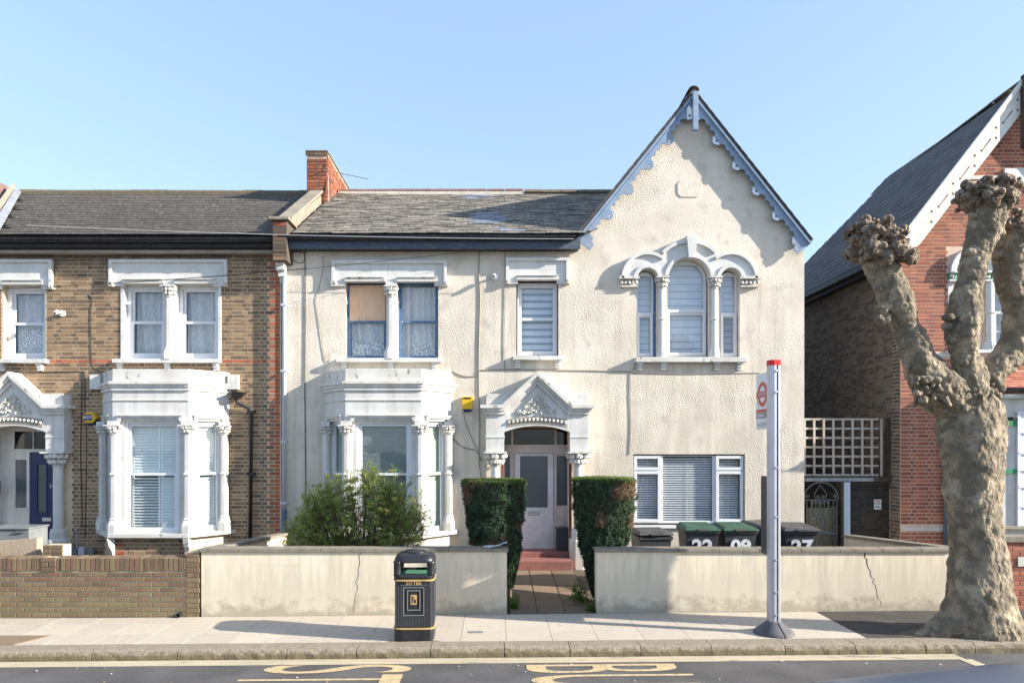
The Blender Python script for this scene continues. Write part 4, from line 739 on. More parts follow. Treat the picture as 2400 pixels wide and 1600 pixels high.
MB().box(-4.39, -4.0, 13.1, 13.68, 6.87, 6.93).build('pier_cap', 'concrete', PW, bevel=.01)
mb = MB(); 
for i, (dz, d, hw_) in enumerate(((0, .32, .085), (-.10, .28, .08), (-.20, .2, .07), (-.29, .12, .06))): mb.box(-4.28 - hw_ + .04, -4.28 + hw_ + .04, 13.61 - d, 13.6, 6.05 + dz, 6.14 + dz if i == 0 else 6.05 + dz + .10)
mb.build('corbel', 'white', PW, bevel=.01)
CH = thing('chimney_stack', 'long red brick chimney stack rising behind the party wall', 'chimney', (-4.2, 15.9, 8.1))
cx0, cx1, cy0, cz1 = -4.44, -3.955, 15.9, 9.40
MB().box(cx0 + .01, cx1 - .01, cy0 + .01, 19.0, 7.4, cz1 - .02).build('core', 'mortarr', CH)
rows = lay(cx0, cx1, 7.9, cz1 - .16, gauge=.082, bond='flemish', joint=.016); facade_bricks('brick', rows, cy0, 'brickstack', CH, unit=RBOX, proud=.012)
MS = Matrix.Translation((cx1, 0, 0)) @ Matrix.Rotation(math.pi / 2, 4, 'Z')
side = lay(cy0, 18.9, 7.9, cz1 - .09, gauge=.082, joint=.018)
pieces('brick', BOX, [MS @ Matrix.Translation((u, -.01 + RND.uniform(-.004, .004), z_)) @ Matrix.Diagonal((w_, .03, h_, 1)) for u, z_, w_, h_ in side if z_ > 8.05 + (u - 15.9) * .55], 'brickstack', CH, 150)
facade_bricks('brick', [(cx0 + .03 + i * .105, cz1 - .085, .095, .065) for i in range(5)] , cy0 - .02, 'brickgarden', CH); MB().box(cx0 - .02, cx1 + .02, cy0 - .03, 19, cz1 - .045, cz1).build('cap', 'ridgedark', CH, bevel=.012)
mb = MB(); mb.add([(cx1 + .002, 15.9, 8.17), (cx1 + .15, 15.9, 8.19), (cx1 + .15, 16.9, 8.80), (cx1 + .002, 16.9, 8.80), (cx1 + .002, 15.9, 8.35), (cx1 + .002, 16.9, 8.97)], [(0, 1, 2, 3), (0, 4, 5, 3)]); mb.build('flashing', 'lead', CH, fix=False)
AE = thing('television_aerial', 'thin television aerial sticking out from the chimney over the roof', 'aerial', (-3.9, 16, 8.9))
a0, a1 = Vector((px(768, 16), 16, pz(400, 16))), Vector((px(863, 16), 16.0, pz(420, 16))); MB().tube([a0, a1], .008, 5).build('boom', 'iron', AE)
for i in range(7): p = a0.lerp(a1, .30 + .11 * i); MB().tube([p + Vector((.03, 0, .17 - i * .008)), p - Vector((.03, 0, .14))], .004, 4).build('element', 'iron', AE)
MB().tube([(px(760, 15.95), 15.8, pz(402, 15.9)), a0, ], .012, 5).build('bracket', 'iron', AE); MB().tube([a0, (-3.93, 15.88, 8.75), (-3.92, 15.85, 8.4), (-3.9, 15.85, 8.15)], .007, 5).build('cable', 'wirew', AE)
# rainwater pipe between the houses
DP = thing('rainwater_pipe', 'pale grey downpipe running down the joint between brick and rendered house', 'drainpipe', (-4.19, F - .06, 0))
xp = fx(669) - .0; MB().tube([(xp + .03, F - .28, 6.5), (xp + .03, F - .28, 6.25), (xp, F - .08, 5.95), (xp, F - .08, 5.8), (xp, F - .08, fz(1195))], .042, 10).build('pipe', 'pipew', DP, smooth=True); MB().tube([(xp, F - .09, fz(1193)), (xp, F - .09, .05)], .055, 10).build('gully_pipe', 'pipeblue', DP, smooth=True)
for z_ in (5.3, 4.0, 2.6, 1.4): MB().box(xp - .055, xp + .055, F - .13, F, z_ - .02, z_ + .02).build('pipe_clip', 'pipew', DP)

# ---------------------------------------------------------------- the brown brick house on the left
LH = thing('brick_house', 'brown stock-brick house with white bay, paired sash windows and navy front door', 'house', (-7.5, FL + 3, 0))
ML = Matrix.Translation((0, FL, 0)); lx = lambda v: px(v, FL); lz = lambda v: pz(v, FL)
holes = [rect(lx(290), lx(387), lz(843), lz(664)), rect(lx(412), lx(513), lz(843), lz(664)), rect(lx(8), lx(107), lz(843), lz(668))]
PL = -9.48; LXc = -6.60
wh = holes + [rect(PL - .66, PL + .66, -.2, 2.92), rect(LXc - 1.15, LXc + 1.15, .2, 3.3)]
XW = -12.44
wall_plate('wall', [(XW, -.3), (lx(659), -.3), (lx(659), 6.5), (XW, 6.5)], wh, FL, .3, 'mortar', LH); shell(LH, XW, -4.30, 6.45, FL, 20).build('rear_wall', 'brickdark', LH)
bh = [(lx(284), lx(518), lz(843), lz(664)), (lx(4), lx(110), lz(843), lz(668)), (PL - 1.0, PL + 1.0, -.1, 3.0), (LXc - 1.2, LXc + 1.2, -.1, 3.9)]
allb = lay(XW, lx(656), .0, 6.42, bh)
red, brown = [], []
for u, z_, w_, h_ in allb:
    i = round((z_ - .0373) / .0745)
    if abs(z_ - lz(848)) < .04 and u < lx(640): red.append((u, z_, w_, h_))
    elif u + w_ / 2 > lx(656) - (.10 if i % 2 else .215):
        e_ = lx(656) - (.112 if i % 2 else .227)
        if e_ - (u - w_ / 2) > .03: brown.append(((e_ + u - w_ / 2) / 2, z_, e_ - u + w_ / 2, h_))
    else: brown.append((u, z_, w_, h_))
for i in range(86): wq = .10 if i % 2 else .215; red.append((lx(656) - wq / 2 - .0, .0373 + i * .0745, wq - .01, .0635))
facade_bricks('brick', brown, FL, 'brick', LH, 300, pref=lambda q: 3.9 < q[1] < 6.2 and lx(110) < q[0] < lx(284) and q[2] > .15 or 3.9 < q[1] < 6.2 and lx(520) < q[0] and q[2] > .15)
facade_bricks('brick', red, FL, 'brickred', LH, 200)
# left roof
RLf = MB(); RLf.add([(XW, 13.3, 6.62), (-4.3, 13.3, 6.62), (-4.3, 16.9, 8.745), (XW, 16.9, 8.745), (XW, 20.5, 6.6), (-4.3, 20.5, 6.6)], [(0, 1, 2, 3), (3, 2, 5, 4)]); RLf = RLf.build('roof', 'fascia', LH, fix=False)
slate_roof(RLf, (XW, 13.3, 6.63), (1, 0, 0), (0, 1, .5903), XW * -1 - 4.32, 4.19, .33, .19, 'slateL', .012, clip=lambda u, v: XW + u > -9.72 - v * .8611 * .59, jit=.002)
ridge_tiles(RLf, (-11.8, 16.9, 8.77), (-4.42, 16.9, 8.75), 'ridgedark', .45, .11, .008); MB().box(-11.8, -4.4, 16.76, 17.04, 8.66, 8.765).build('ridge_bedding', 'ridgedark', RLf)
gutter(LH, XW, -4.36, FL - .33, 6.555, r=.075); MB().box(XW, -4.36, FL - .25, FL - .21, 6.42, 6.66).build('fascia_board', 'fascia', LH); MB().box(XW, -4.36, FL - .2, FL, 6.40, 6.43).build('soffit', 'fascia', LH)
MB().box(XW, -4.36, FL - .16, FL, 6.32, 6.385).build('eaves_moulding', 'moulding', LH, bevel=.01)
NR = MB(); NR.add([(-9.72, 13.25, 6.64), (-11.83, 16.9, 8.80), (-12.45, 17.5, 9.12), (-12.45, 13.25, 9.12), (-12.45, 20, 9.12), (-11.83, 20, 8.8), (-15.2, 13.25, 6.64), (-15.2, 20, 6.64)], [(0, 1, 2, 3), (1, 5, 4, 2), (3, 2, 4, 7, 6), (0, 3, 6)]); NR = NR.build('neighbour_roof', 'tile', LH, fix=False)
mb = MB(); mb.add([(-9.64, 13.22, 6.68), (-9.80, 13.22, 6.78), (-11.90, 16.9, 8.93), (-11.76, 16.9, 8.83)], [(0, 1, 2, 3)]); mb.build('valley_flashing', 'lead', LH, fix=False)
mb = MB(); mb.add([(-9.80, 13.2, 6.80), (-9.90, 13.2, 6.90), (-12.00, 16.9, 9.03), (-11.9, 16.9, 8.95)], [(0, 1, 2, 3)]); mb.build('verge_mortar', 'concrete', LH, fix=False)
def upvc_sash(a, b, c, d, m, house, M, X, Z):
    return sash_window(M, house, X(a), X(b), Z(d), Z(c), Z(m), 'upvc', .085, .05, .12)
W, r = upvc_sash(290, 388, 664, 842, 753, LH, ML, lx, lz); curtain(ML, W, r[0] - .02, r[1] + .02, r[2], r[3], .27, .02, 30)
W_, r = upvc_sash(412, 513, 664, 842, 753, LH, ML, lx, lz); curtain(ML, W_, r[0] - .02, r[1] + .02, r[2], r[3], .27, .02, 34)
label_lintel(ML, W, lx(264), lx(532), lz(614), lz(662), lz(672), .25, [(lx(290), lx(388)), (lx(412), lx(512))])
column(ML, W, lx(400), lz(843), lz(697), .085, -.02, None, .22, 'white', 8, True); capital(ML, W, lx(400), lz(697), lz(672), .08, .14, -.03); MB(ML).box(lx(387), lx(412.5), -.062, -.002, lz(672), lz(655)).build('impost', 'white', W); MB(ML).box(lx(386), lx(413.5), .001, .115, lz(843), lz(664)).build('mullion', 'white', W)
for a, b in ((284, 291), (512, 519)): MB(ML).box(lx(a), lx(b), -.02, .115, lz(843), lz(664)).build('reveal_trim', 'white', W)
sill(ML, W, lx(271), lx(520), lz(851.5), lz(842.5), m='white'); [bracket(ML, W, lx(v), lz(851.5)) for v in (284, 395, 508)]
W, r = upvc_sash(8, 107, 668, 842, 756, LH, ML, lx, lz); curtain(ML, W, r[0] - .02, r[1] + .02, r[2], r[3], .27, .02, 30, lace=.5)
label_lintel(ML, W, lx(-16), lx(124), lz(614), lz(664), lz(678), .2, [(lx(8), lx(107))]); sill(ML, W, lx(-2), lx(115), lz(852), lz(843), m='white'); [bracket(ML, W, lx(v), lz(852)) for v in (8, 97)]
BL, planL, MFl = bay(LH, LXc, FL, 'shutter')
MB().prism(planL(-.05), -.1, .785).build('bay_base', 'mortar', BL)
fr_ = FL - .61 + .05
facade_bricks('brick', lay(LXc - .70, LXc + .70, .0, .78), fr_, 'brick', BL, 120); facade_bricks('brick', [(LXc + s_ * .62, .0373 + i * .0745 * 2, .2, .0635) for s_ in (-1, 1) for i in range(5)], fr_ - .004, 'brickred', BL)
MRr = Matrix(((.6635, -.748, 0, LXc + .71), (.748, .6635, 0, FL - .59), (0, 0, 1, 0), (0, 0, 0, 1)))
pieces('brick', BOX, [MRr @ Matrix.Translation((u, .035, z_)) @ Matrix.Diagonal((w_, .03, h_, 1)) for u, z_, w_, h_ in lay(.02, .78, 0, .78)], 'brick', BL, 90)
for v in (262, 437): X_ = px(v, 12.95); mb = MB(); mb.plate([(0, .78), (0, .40), (.03, .42), (.05, .52), (.10, .62), (.13, .78)], -.05, .05, M=Matrix.Translation((X_, FL - .58, 0)) @ Matrix.Rotation(-math.pi / 2 if v > 300 else -2.4, 4, 'Z')); mb.build('sill_bracket', 'white', BL)
for a, b in ((-1.47, -1.26), (1.26, 1.47)): MB().box(LXc + a, LXc + b, FL - .10, FL, 3.64, 3.93).build('parapet_return', 'white', BL, bevel=.01)
mb = MB(); frame_plate(mb, LXc - .12, LXc + .12, .08, .16, .01, fr_ - .02, fr_); [mb.box(LXc - .11 + i * .05, LXc - .10 + i * .05, fr_ - .02, fr_, .09, .15) for i in range(5)]; mb.build('air_brick', 'moulding', BL)
porch(LH, PL, 13.36, FL, 'blue')

# ---------------------------------------------------------------- the red brick house on the right
RH = thing('red_brick_house', 'red brick gabled house with cream perforated bargeboard and long grey slate roof', 'house', (10.3, 16, 0))
RX, RY = 8.01, 13.56; rx = lambda v: px(v, RY); rz = lambda v: pz(v, RY)
rap = (10.27, 9.55)
def gtop(x): return min(6.45 + (x - 7.85) * (rap[1] - 6.45) / (rap[0] - 7.85), 6.45 + (12.69 - x) * (rap[1] - 6.45) / (rap[0] - 7.85)) - .05
MRH = Matrix.Translation((0, RY, 0))
rh = [rect(rx(2250), rx(2308), rz(820), rz(640)), rect(rx(2329), rx(2390), rz(820), rz(640))]
wall_plate('front_wall', [(RX, -.3), (12.5, -.3), (12.5, gtop(12.5)), rap, (RX, gtop(RX))], rh + [rect(9.95, 12.2, .5, 3.4)], RY, .3, 'mortarr', RH)
mb = MB(); mb.box(12.25, 12.5, RY + .31, 20.3, -.3, 6.3); mb.box(8.3, 12.2, 20.1, 20.3, -.3, 6.3); mb.box(RX + .3, 12.2, RY + .31, 20.05, 6.2, 6.28); mb.box(RX + .3, 12.2, RY + .31, 20.05, 3.5, 3.55); mb.build('rear_wall', 'brickdark', RH)
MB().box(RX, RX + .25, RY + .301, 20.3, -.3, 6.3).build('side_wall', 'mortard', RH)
bands = [(rx(2262), rx(2352), rz(421), rz(413)), (RX, 12.5, rz(836), rz(828)), (RX + .02, 12.5, rz(1243), rz(1235))]
rb = lay(RX, 12.4, 0, 9.5, [(rx(2221), rx(2399), rz(826), rz(578)), (9.8, 12.4, .3, 4.0), (rx(2350), 12.4, rz(436), rz(395))] + bands, clip=lambda u, z_: z_ < gtop(u) - .02 and u < 12.3)
facade_bricks('brick', rb, RY, 'brickr2', RH, 300, pref=lambda q: q[0] < rx(2225) and 3.0 < q[1] < 6.5 and q[2] > .1)
for a, b, c, d in bands: MB(MRH).box(a, b, -.02, .02, c, d).build('stone_band', 'white', RH)
MRS = Matrix.Translation((RX, 0, 0)) @ Matrix.Rotation(-math.pi / 2, 4, 'Z')
# side wall bricks (x axis of the frame runs towards the street)
sb = lay(-19.5, -13.565, 0, 6.28, gauge=.075)
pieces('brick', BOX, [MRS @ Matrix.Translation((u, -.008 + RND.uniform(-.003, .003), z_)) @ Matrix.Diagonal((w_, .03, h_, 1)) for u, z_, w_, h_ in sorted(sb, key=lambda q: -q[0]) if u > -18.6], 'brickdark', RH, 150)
# slate roof slope facing the gap, hipped at the far end
rl = (rap[0] - 7.72, rap[1] - 6.33); RLn = math.hypot(*rl)
RR = MB(); RR.add([(7.72, 13.28, 6.33), (10.27, 13.28, 9.55), (10.27, 17.84, 9.38), (7.72, 20.43, 6.33), (12.82, 13.28, 6.33), (12.82, 20.43, 6.33)], [(0, 1, 2, 3), (1, 4, 5, 2), (2, 5, 3)]); RR = RR.build('roof', 'fascia', RH, fix=False)
slate_roof(RR, (7.74, 13.3, 6.37), (0, 1, 0), (rl[0], 0, rl[1]), 7.2, RLn, .30, .19, 'slateR', .012, clip=lambda u, v: u < 4.5 + 2.6 * (1 - v / RLn), jit=.0015)
ridge_tiles(RR, (10.27, 13.25, 9.60), (10.27, 17.84, 9.42), 'ridgedark', .45, .10); ridge_tiles(RR, (10.27, 17.84, 9.42), (7.75, 20.4, 6.4), 'ridgedark', .45, .09)
mb = MB(); mb.box(7.66, 7.80, 13.62, 20, 6.22, 6.34); mb.box(7.80, 8.0, 13.62, 20, 6.14, 6.24); mb.build('gutter', 'gutter', RH)
by0 = 13.26; tA = Vector((px(2395, by0), 0, pz(188, by0))); tB = Vector((px(2132, by0), 0, pz(529, by0))); tt = (tB - tA).normalized(); nn = Vector((-tt.z, 0, tt.x)); nn = -nn if nn.z > 0 else nn; LnR = (tB - tA).length
cvr = lambda P: [((tA + tt * p + nn * q).x, (tA + tt * p + nn * q).z) for p, q in P]
hol = []; s = .35
def circ(s_, t_, r_=.026, n=8): return [(s_ + r_ * math.cos(6.283 * i / n), t_ + r_ * math.sin(6.283 * i / n)) for i in range(n)]
while s < LnR - .2:
    hol.append(cvr(circ(s, .17))); hol.append(cvr(circ(s + .16, .29)))
    if s + .62 < LnR: hol.append(cvr([(s + .21, .19), (s + .23, .205), (s + .30, .222), (s + .30, .215), (s + .50, .215), (s + .52, .19), (s + .54, .19), (s + .57, .21), (s + .57, .235), (s + .53, .25), (s + .50, .226), (s + .30, .226), (s + .23, .24), (s + .20, .235)][1:2] + [(s + .50, .215), (s + .53, .19), (s + .56, .215), (s + .53, .245), (s + .50, .23), (s + .23, .23)]))
    s += .685
MB().plate(cvr([(0, .0), (LnR + .12, .0), (LnR + .22, .06), (LnR + .30, .2), (LnR + .30, .30), (LnR + .24, .36), (LnR + .15, .38), (0, .38)]), by0, by0 + .03, hol).build('bargeboard', 'bargewhite', RH)
for q0, q1, d in ((-.02, .05, .05), (.05, .085, .025)): MB().plate(cvr([(-.1, q0), (LnR + .1, q0), (LnR + .1, q1), (-.1, q1)]), by0 - d, by0 - .002).build('rake_moulding', 'bargewhite', RH, bevel=.004)
MB().box(px(2391, by0), px(2403, by0), by0 - .1, by0 - .01, pz(350, by0), pz(180, by0)).build('finial_post', 'timberd', RH)
MB(MRH).box(rx(2350), rx(2450), -.05, .02, rz(435), rz(397)).build('name_plaque', 'white', RH, bevel=.01)
for cx_ in (2290, 2400):
    A_ = MB(MRH).plate([(rx(cx_ + 70 * math.cos(math.radians(t))), rz(640 - 62 * math.sin(math.radians(t)))) for t in range(0, 181, 12)], -.05, .0).build('arched_head', 'white', RH)
    MB(MRH).plate([(rx(cx_ + 70 * math.cos(math.radians(t))), rz(640 - 62 * math.sin(math.radians(t)))) for t in range(0, 181, 12)] + [(rx(cx_ + 60 * math.cos(math.radians(t))), rz(640 - 53 * math.sin(math.radians(t)))) for t in range(180, -1, -12)], -.12, -.04).build('arch_moulding', 'green' if cx_ == 0 else 'white', A_)
for a, b in ((2219, 2250), (2303, 2332), (2388, 2420)):
    mb = MB(MRH); mb.box(rx(a), rx(b), -.11, 0, rz(642), rz(637)); mb.box(rx(a), rx(b), -.09, 0, rz(661), rz(657)); mb.build('impost', 'white', RH); MB(MRH).box(rx(a) + .01, rx(b) - .01, -.07, 0, rz(657), rz(642)).build('capital_band', 'green', RH)
    mb = MB(MRH)
    for i in range(8): mb.blob(rx(a) + RND.uniform(.02, rx(b) - rx(a) - .02), -.07, rz(649) + RND.uniform(-.03, .03), .02, .02, .03, RND.uniform(-1, 1))
    mb.build('carved_capital', 'carve', RH)
MB(MRH).box(rx(2221), rx(2249), -.02, .02, rz(826), rz(661)).build('plaster_pier', 'white', RH)
for a, b in ((2250, 2308), (2330, 2389)):
    W, r = sash_window(MRH, RH, rx(a), rx(b), rz(820), rz(640), rz(730), 'upvc', .05, .045, .08); curtain(MRH, W, r[0], r[1], r[2], r[3], .25)
    for z_ in (685, 775): MB(MRH).box(r[0], r[1], .09, .11, rz(z_) - .008, rz(z_) + .008).build('glazing_bar', 'upvc', W)
column(MRH, RH, rx(2318.5), rz(826), rz(661), .075, -.01, rz(733), .2, 'white', 12); sill(MRH, RH, rx(2215), 12, rz(829), rz(821), m='white')
# ground floor bay with tiled canopy
RB = MB().box(px(2310, 12.95), 12.2, 12.95, RY + .1, -.1, 3.42).build('bay_window', 'white', RH)
zb_ = lambda v: pz(v, 12.95); xb_ = lambda v: px(v, 12.95)
for a, b in ((984, 998), (1099, 1109)): MB().box(xb_(2309), xb_(2380), 12.92, 12.96, zb_(b), zb_(a)).build('green_band', 'green', RB)
fr = MB(); frame_plate(fr, xb_(2381), xb_(2381) + 1.1, zb_(1231), zb_(964), .05, 12.90, 12.94); fr.build('frame', 'upvc', RB)
MB().box(xb_(2386), xb_(2381) + 1.05, 12.925, 12.935, zb_(1226), zb_(968)).build('pane', 'blindg', RB)
for v in (1061, 1140, 1014, 1102, 1187): MB().box(xb_(2384), xb_(2381) + 1.07, 12.895, 12.925, zb_(v) - (.02 if v in (1061, 1140) else .006), zb_(v) + (.02 if v in (1061, 1140) else .006)).build('glazing_bar', 'upvc', RB)
MB().box(xb_(2306), 12.3, 12.86, 13, zb_(1238), zb_(1231)).build('sill', 'moulding', RB)
MB().box(xb_(2330), 12.3, 12.80, 12.95, 3.42, 3.5).build('canopy_moulding', 'white', RB)
slate_roof(RB, (xb_(2325), 12.72, 3.60), (1, 0, 0), (0, 1, .45), 3, .92, .17, .10, 'tilered', .012, n_obj=120, name='roof_tile'); gutter(RB, xb_(2322), 12.4, 12.66, 3.60)
PI = thing('side_drainpipe', 'slim grey-blue drainpipe on the red brick wall beside the tree trunk', 'drainpipe', (rx(2210), RY - .1, 0))
MB().tube([(rx(2210), RY - .07, rz(960)), (rx(2210), RY - .07, .1)], .035, 10).build('pipe', 'pipeblue', PI, smooth=True); MB().box(rx(2210) - .06, rx(2210) + .06, RY - .1, RY, rz(1128), rz(1124)).build('pipe_clip', 'pipeblue', PI)

# ---------------------------------------------------------------- the gap with trellis and gate
gy = 13.9; tx = lambda v: px(v, gy); tz = lambda v: pz(v, gy)
TR = thing('trellis_panel', 'pale square trellis panel above the side passage gate', 'trellis', (7, gy, 3))
for i in range(9): v = 1884 + i * 22.5 - 8; MB().box(tx(v + 7.5), tx(v + 12), gy - .012, gy + .012, tz(1115), tz(981)).build('slat', 'timber', TR)
for i in range(7): MB().box(tx(1884), tx(2060), gy + .013, gy + .03, tz(982 + i * 21.8 + 2.4), tz(982 + i * 21.8 - 2.4)).build('slat', 'timber', TR)
MB().box(tx(2078), tx(2088), gy - .02, gy + .05, tz(1118), tz(978)).build('post', 'timberd', TR)
PBm = thing('passage_lintel', 'weathered timber beam across the side passage under the trellis', 'beam', (7, gy, 2)); MB().box(tx(1884), tx(2092), gy - .05, gy + .05, tz(1128), tz(1117)).build('beam', 'timberd', PBm); MB().box(tx(1884), tx(2043), gy - .075, gy - .05, tz(1127), tz(1119)).build('lead_strip', 'lead', PBm)
DW = thing('grimy_infill_wall', 'blackened low brick wall with a dog notice beneath the trellis beam', 'wall', (7.6, 14, 0)); MB().box(tx(1990), tx(2092), gy + .03, gy + .15, -.1, tz(1129)).build('wall_core', 'mortarb', DW)
facade_bricks('brick', lay(tx(1990), tx(2086), .4, tz(1131)), gy + .03, 'brickblack', DW, 200, proud=.004)
MB().box(tx(2086), tx(2094), gy - .02, gy + .03, .2, tz(1129)).build('end_strip', 'moulding', DW)
SG = thing('dog_notice', 'small white DOG FREE notice fixed to the grimy wall', 'sign', (tx(2057), gy, 1.2)); MB().box(tx(2049), tx(2066), gy + .004, gy + .012, tz(1193), tz(1170)).build('board', 'signwhite', SG)
for s_, zz, h_ in (('DOG', 1179.5, .062), ('FREE', 1187.5, .062)): text('lettering', s_, h_, 'dark', SG, Matrix.Translation((tx(2057.5), gy + .003, tz(zz))), .002)
MB().box(tx(2052), tx(2063), gy + .0, gy + .003, tz(1175.5), tz(1173)).build('red_line', 'signred', SG)
PP_ = thing('perforated_post', 'pale perforated metal strip standing beside the iron gate', 'post', (tx(1980), gy, .8)); 
mb = MB(); hs = [rect(tx(1975) + j * .025, tx(1975) + j * .025 + .01, tz(1250) + i * .047, tz(1250) + i * .047 + .008) for i in range(22) for j in range(4)]
mb.plate(rect(tx(1972), tx(1988), tz(1252), tz(1129)), gy - .08, gy - .07, hs); mb.build('strip', 'perf', PP_); MB().box(tx(1966), tx(1972), gy - .1, gy - .04, 0, tz(1129)).build('post', 'timberd', PP_)
IG = thing('iron_gate', 'curly wrought iron gate with arched top in the side passage', 'gate', (6.6, gy - .1, 0)); yg = gy - .12
qx = lambda v: px(v, yg); qz = lambda v: pz(v, yg)
def rod(pts, r=.008, name='bar', m='iron'): MB().tube([(a, yg, b) for a, b in pts], r, 5).build(name, m, IG)
rod(arc(qx(1924), qz(1168), qx(1964) - qx(1924), 0, 180, 20, qz(1130) - qz(1168)), .012, 'arch'); rod([(qx(1884), qz(1171)), (qx(1964), qz(1171))], .012, 'rail'); rod([(qx(1884), qz(1250)), (qx(1964), qz(1250))], .012, 'rail')
for v in (1891, 1901, 1912, 1922, 1932, 1943, 1953, 1962): rod([(qx(v), qz(1171)), (qx(v), .15)], .007)
for v in (1901, 1922): rod([(qx(v), qz(1171)), (qx(v + 22), qz(1250))], .007, 'diagonal'); rod([(qx(v + 22), qz(1171)), (qx(v), qz(1250))], .007, 'diagonal')
def spiral(cx, cz, r, t0, sg): rod([(cx + sg * r * (1 - i / 22) * math.cos(t0 + i * .5), cz + r * (1 - i / 22) * math.sin(t0 + i * .5)) for i in range(20)], .007, 'scroll')
for v, z_, sg in ((1892, 1163, 1), (1917, 1165, -1), (1929, 1165, 1), (1957, 1163, -1), (1907, 1177, 1), (1917, 1177, -1), (1930, 1177, 1), (1940, 1177, -1)): spiral(qx(v), qz(z_), .042, 0, sg)
rod([(qx(1922), qz(1136)), (qx(1908), qz(1158)), (qx(1912), qz(1168))], .008, 'scroll'); rod([(qx(1922), qz(1136)), (qx(1938), qz(1158)), (qx(1934), qz(1168))], .008, 'scroll')
mb = MB(); [mb.blob(qx(RND.uniform(1901, 1942)), yg, qz(RND.choice([RND.uniform(1205, 1217), 1246])), .03, .01, .02, RND.uniform(-1, 1)) for i in range(26)]; mb.build('rosettes', 'iron', IG)
BF = thing('alley_board', 'cream boards stored in the passage behind the iron gate', 'board', (7, 15.3, 0)); MB().box(px(1893, 15.2), px(1950, 15.2), 15.2, 15.25, 0, pz(1190, 15.2)).build('board', 'creamboard', BF); MB().box(px(1950, 15.3), px(1962, 15.3), 15.3, 15.34, 0, pz(1186, 15.3)).build('board', 'timber', BF)
MB().box(6.1, 8.0, 19.4, 19.5, 0, 3.0).build('alley_end_fence', 'timberd', None); tag(bpy.data.objects['alley_end_fence'], 'dark timber fence closing the far end of the side passage', 'fence')

# ---------------------------------------------------------------- garden walls
def capped_wall(name, label, x0, x1, Y, ztop, m='wallplaster', ends=None, th=.2, crack=None):
    W_ = thing(name, label, 'wall', ((x0 + x1) / 2, Y + .1, 0)); mb = MB(); n = 10
    V = []
    for i in range(n + 1):
        x = x0 + (x1 - x0) * i / n; V += [(x, Y, gz(x) - .1), (x, Y, ztop - .055), (x, Y + th, ztop - .055), (x, Y + th, gz(x) - .1)]
    mb.add(V, [(i * 4 + q, i * 4 + (q + 1) % 4, (i + 1) * 4 + (q + 1) % 4, (i + 1) * 4 + q) for i in range(n) for q in range(4)] + [(0, 1, 2, 3), tuple(n * 4 + q for q in range(4))]); mb.build('rendered_face', m, W_)
    x = x0 - .02
    while x < x1 + .01:
        b = min(x + RND.uniform(.58, .66), x1 + .03); 
        if x1 + .03 - b < .15: b = x1 + .03
        MB().box(x, b - .006, Y - .035, Y + th + .03, ztop - .054 + RND.uniform(0, .003), ztop + RND.uniform(-.003, .003)).build('coping_tile', 'copingc', W_, bevel=.006); x = b
    if crack:
        for pts, wd in crack:
            L_ = [(a + RND.uniform(-.012, .012), b) for a, b in pts]; MB().plate([(a - wd * (1 - i / len(L_) * .7), b) for i, (a, b) in enumerate(L_)] + [(a + wd * (1 - i / len(L_) * .7), b) for i, (a, b) in list(enumerate(L_))[::-1]], Y - .0015, Y + .01).build('crack', 'timberd', W_)
    return W_
WY = 10.24; wx = lambda v: px(v, WY); wz = lambda v: pz(v, WY)
def jag(a, b, n=14): return [(wx(a[0] + (b[0] - a[0]) * i / n + RND.uniform(-3, 3)), wz(a[1] + (b[1] - a[1]) * i / n)) for i in range(n + 1)]
GW1 = capped_wall('rendered_garden_wall', 'cream rendered garden wall behind the litter bin, left of the path', wx(472), wx(1188), WY, .99, crack=[(jag((843, 1292), (829, 1436)), .005), (jag((590, 1322), (715, 1325), 20), .0018)])
GW2 = capped_wall('rendered_garden_wall', 'cream rendered garden wall behind the bus stop with a long diagonal crack', wx(1398), wx(2229), WY, .985, crack=[(jag((2023, 1290), (2046, 1358), 10), .011), (jag((2046, 1358), (2067, 1420), 10), .005), (jag((1560, 1405), (1560, 1432), 4), .003)])
def side_wall_(name, label, X0, X1, Y0, Y1, z0, z1, th=.16):
    W_ = thing(name, label, 'wall', (X0, Y0, 0)); mb = MB(); mb.add([(X0, Y0, -.1), (X0 + th, Y0, -.1), (X0 + th, Y0, z0), (X0, Y0, z0), (X1, Y1, -.1), (X1 + th, Y1, -.1), (X1 + th, Y1, z1), (X1, Y1, z1)], [(0, 1, 2, 3), (4, 7, 6, 5), (0, 3, 7, 4), (1, 5, 6, 2), (2, 6, 7, 3)]); mb.build('rendered_face', 'wallplaster', W_)
    n = 6
    for i in range(n):
        a, b = i / n, (i + 1) / n - .004; q = lambda t: (X0 + (X1 - X0) * t, Y0 + (Y1 - Y0) * t, z0 + (z1 - z0) * t + .001); A_, B_ = q(a), q(b); mb = MB()
        mb.add([(A_[0] - .03, A_[1], A_[2]), (A_[0] + th + .03, A_[1], A_[2]), (A_[0] + th + .03, A_[1], A_[2] + .05), (A_[0] - .03, A_[1], A_[2] + .05), (B_[0] - .03, B_[1], B_[2]), (B_[0] + th + .03, B_[1], B_[2]), (B_[0] + th + .03, B_[1], B_[2] + .05), (B_[0] - .03, B_[1], B_[2] + .05)], [(0, 1, 2, 3), (4, 7, 6, 5), (0, 3, 7, 4), (1, 5, 6, 2), (2, 6, 7, 3), (0, 4, 5, 1)]); mb.build('coping_tile', 'copingc', W_)
side_wall_('boundary_wall', 'low boundary wall with brown coping running back beside the trellis passage', 6.86, 6.86, 10.47, 13.5, .93, .72)
side_wall_('boundary_wall', 'low boundary wall running back from the brick wall towards the drainpipe', -4.42, -4.22, 10.47, 13.4, .93, .78)
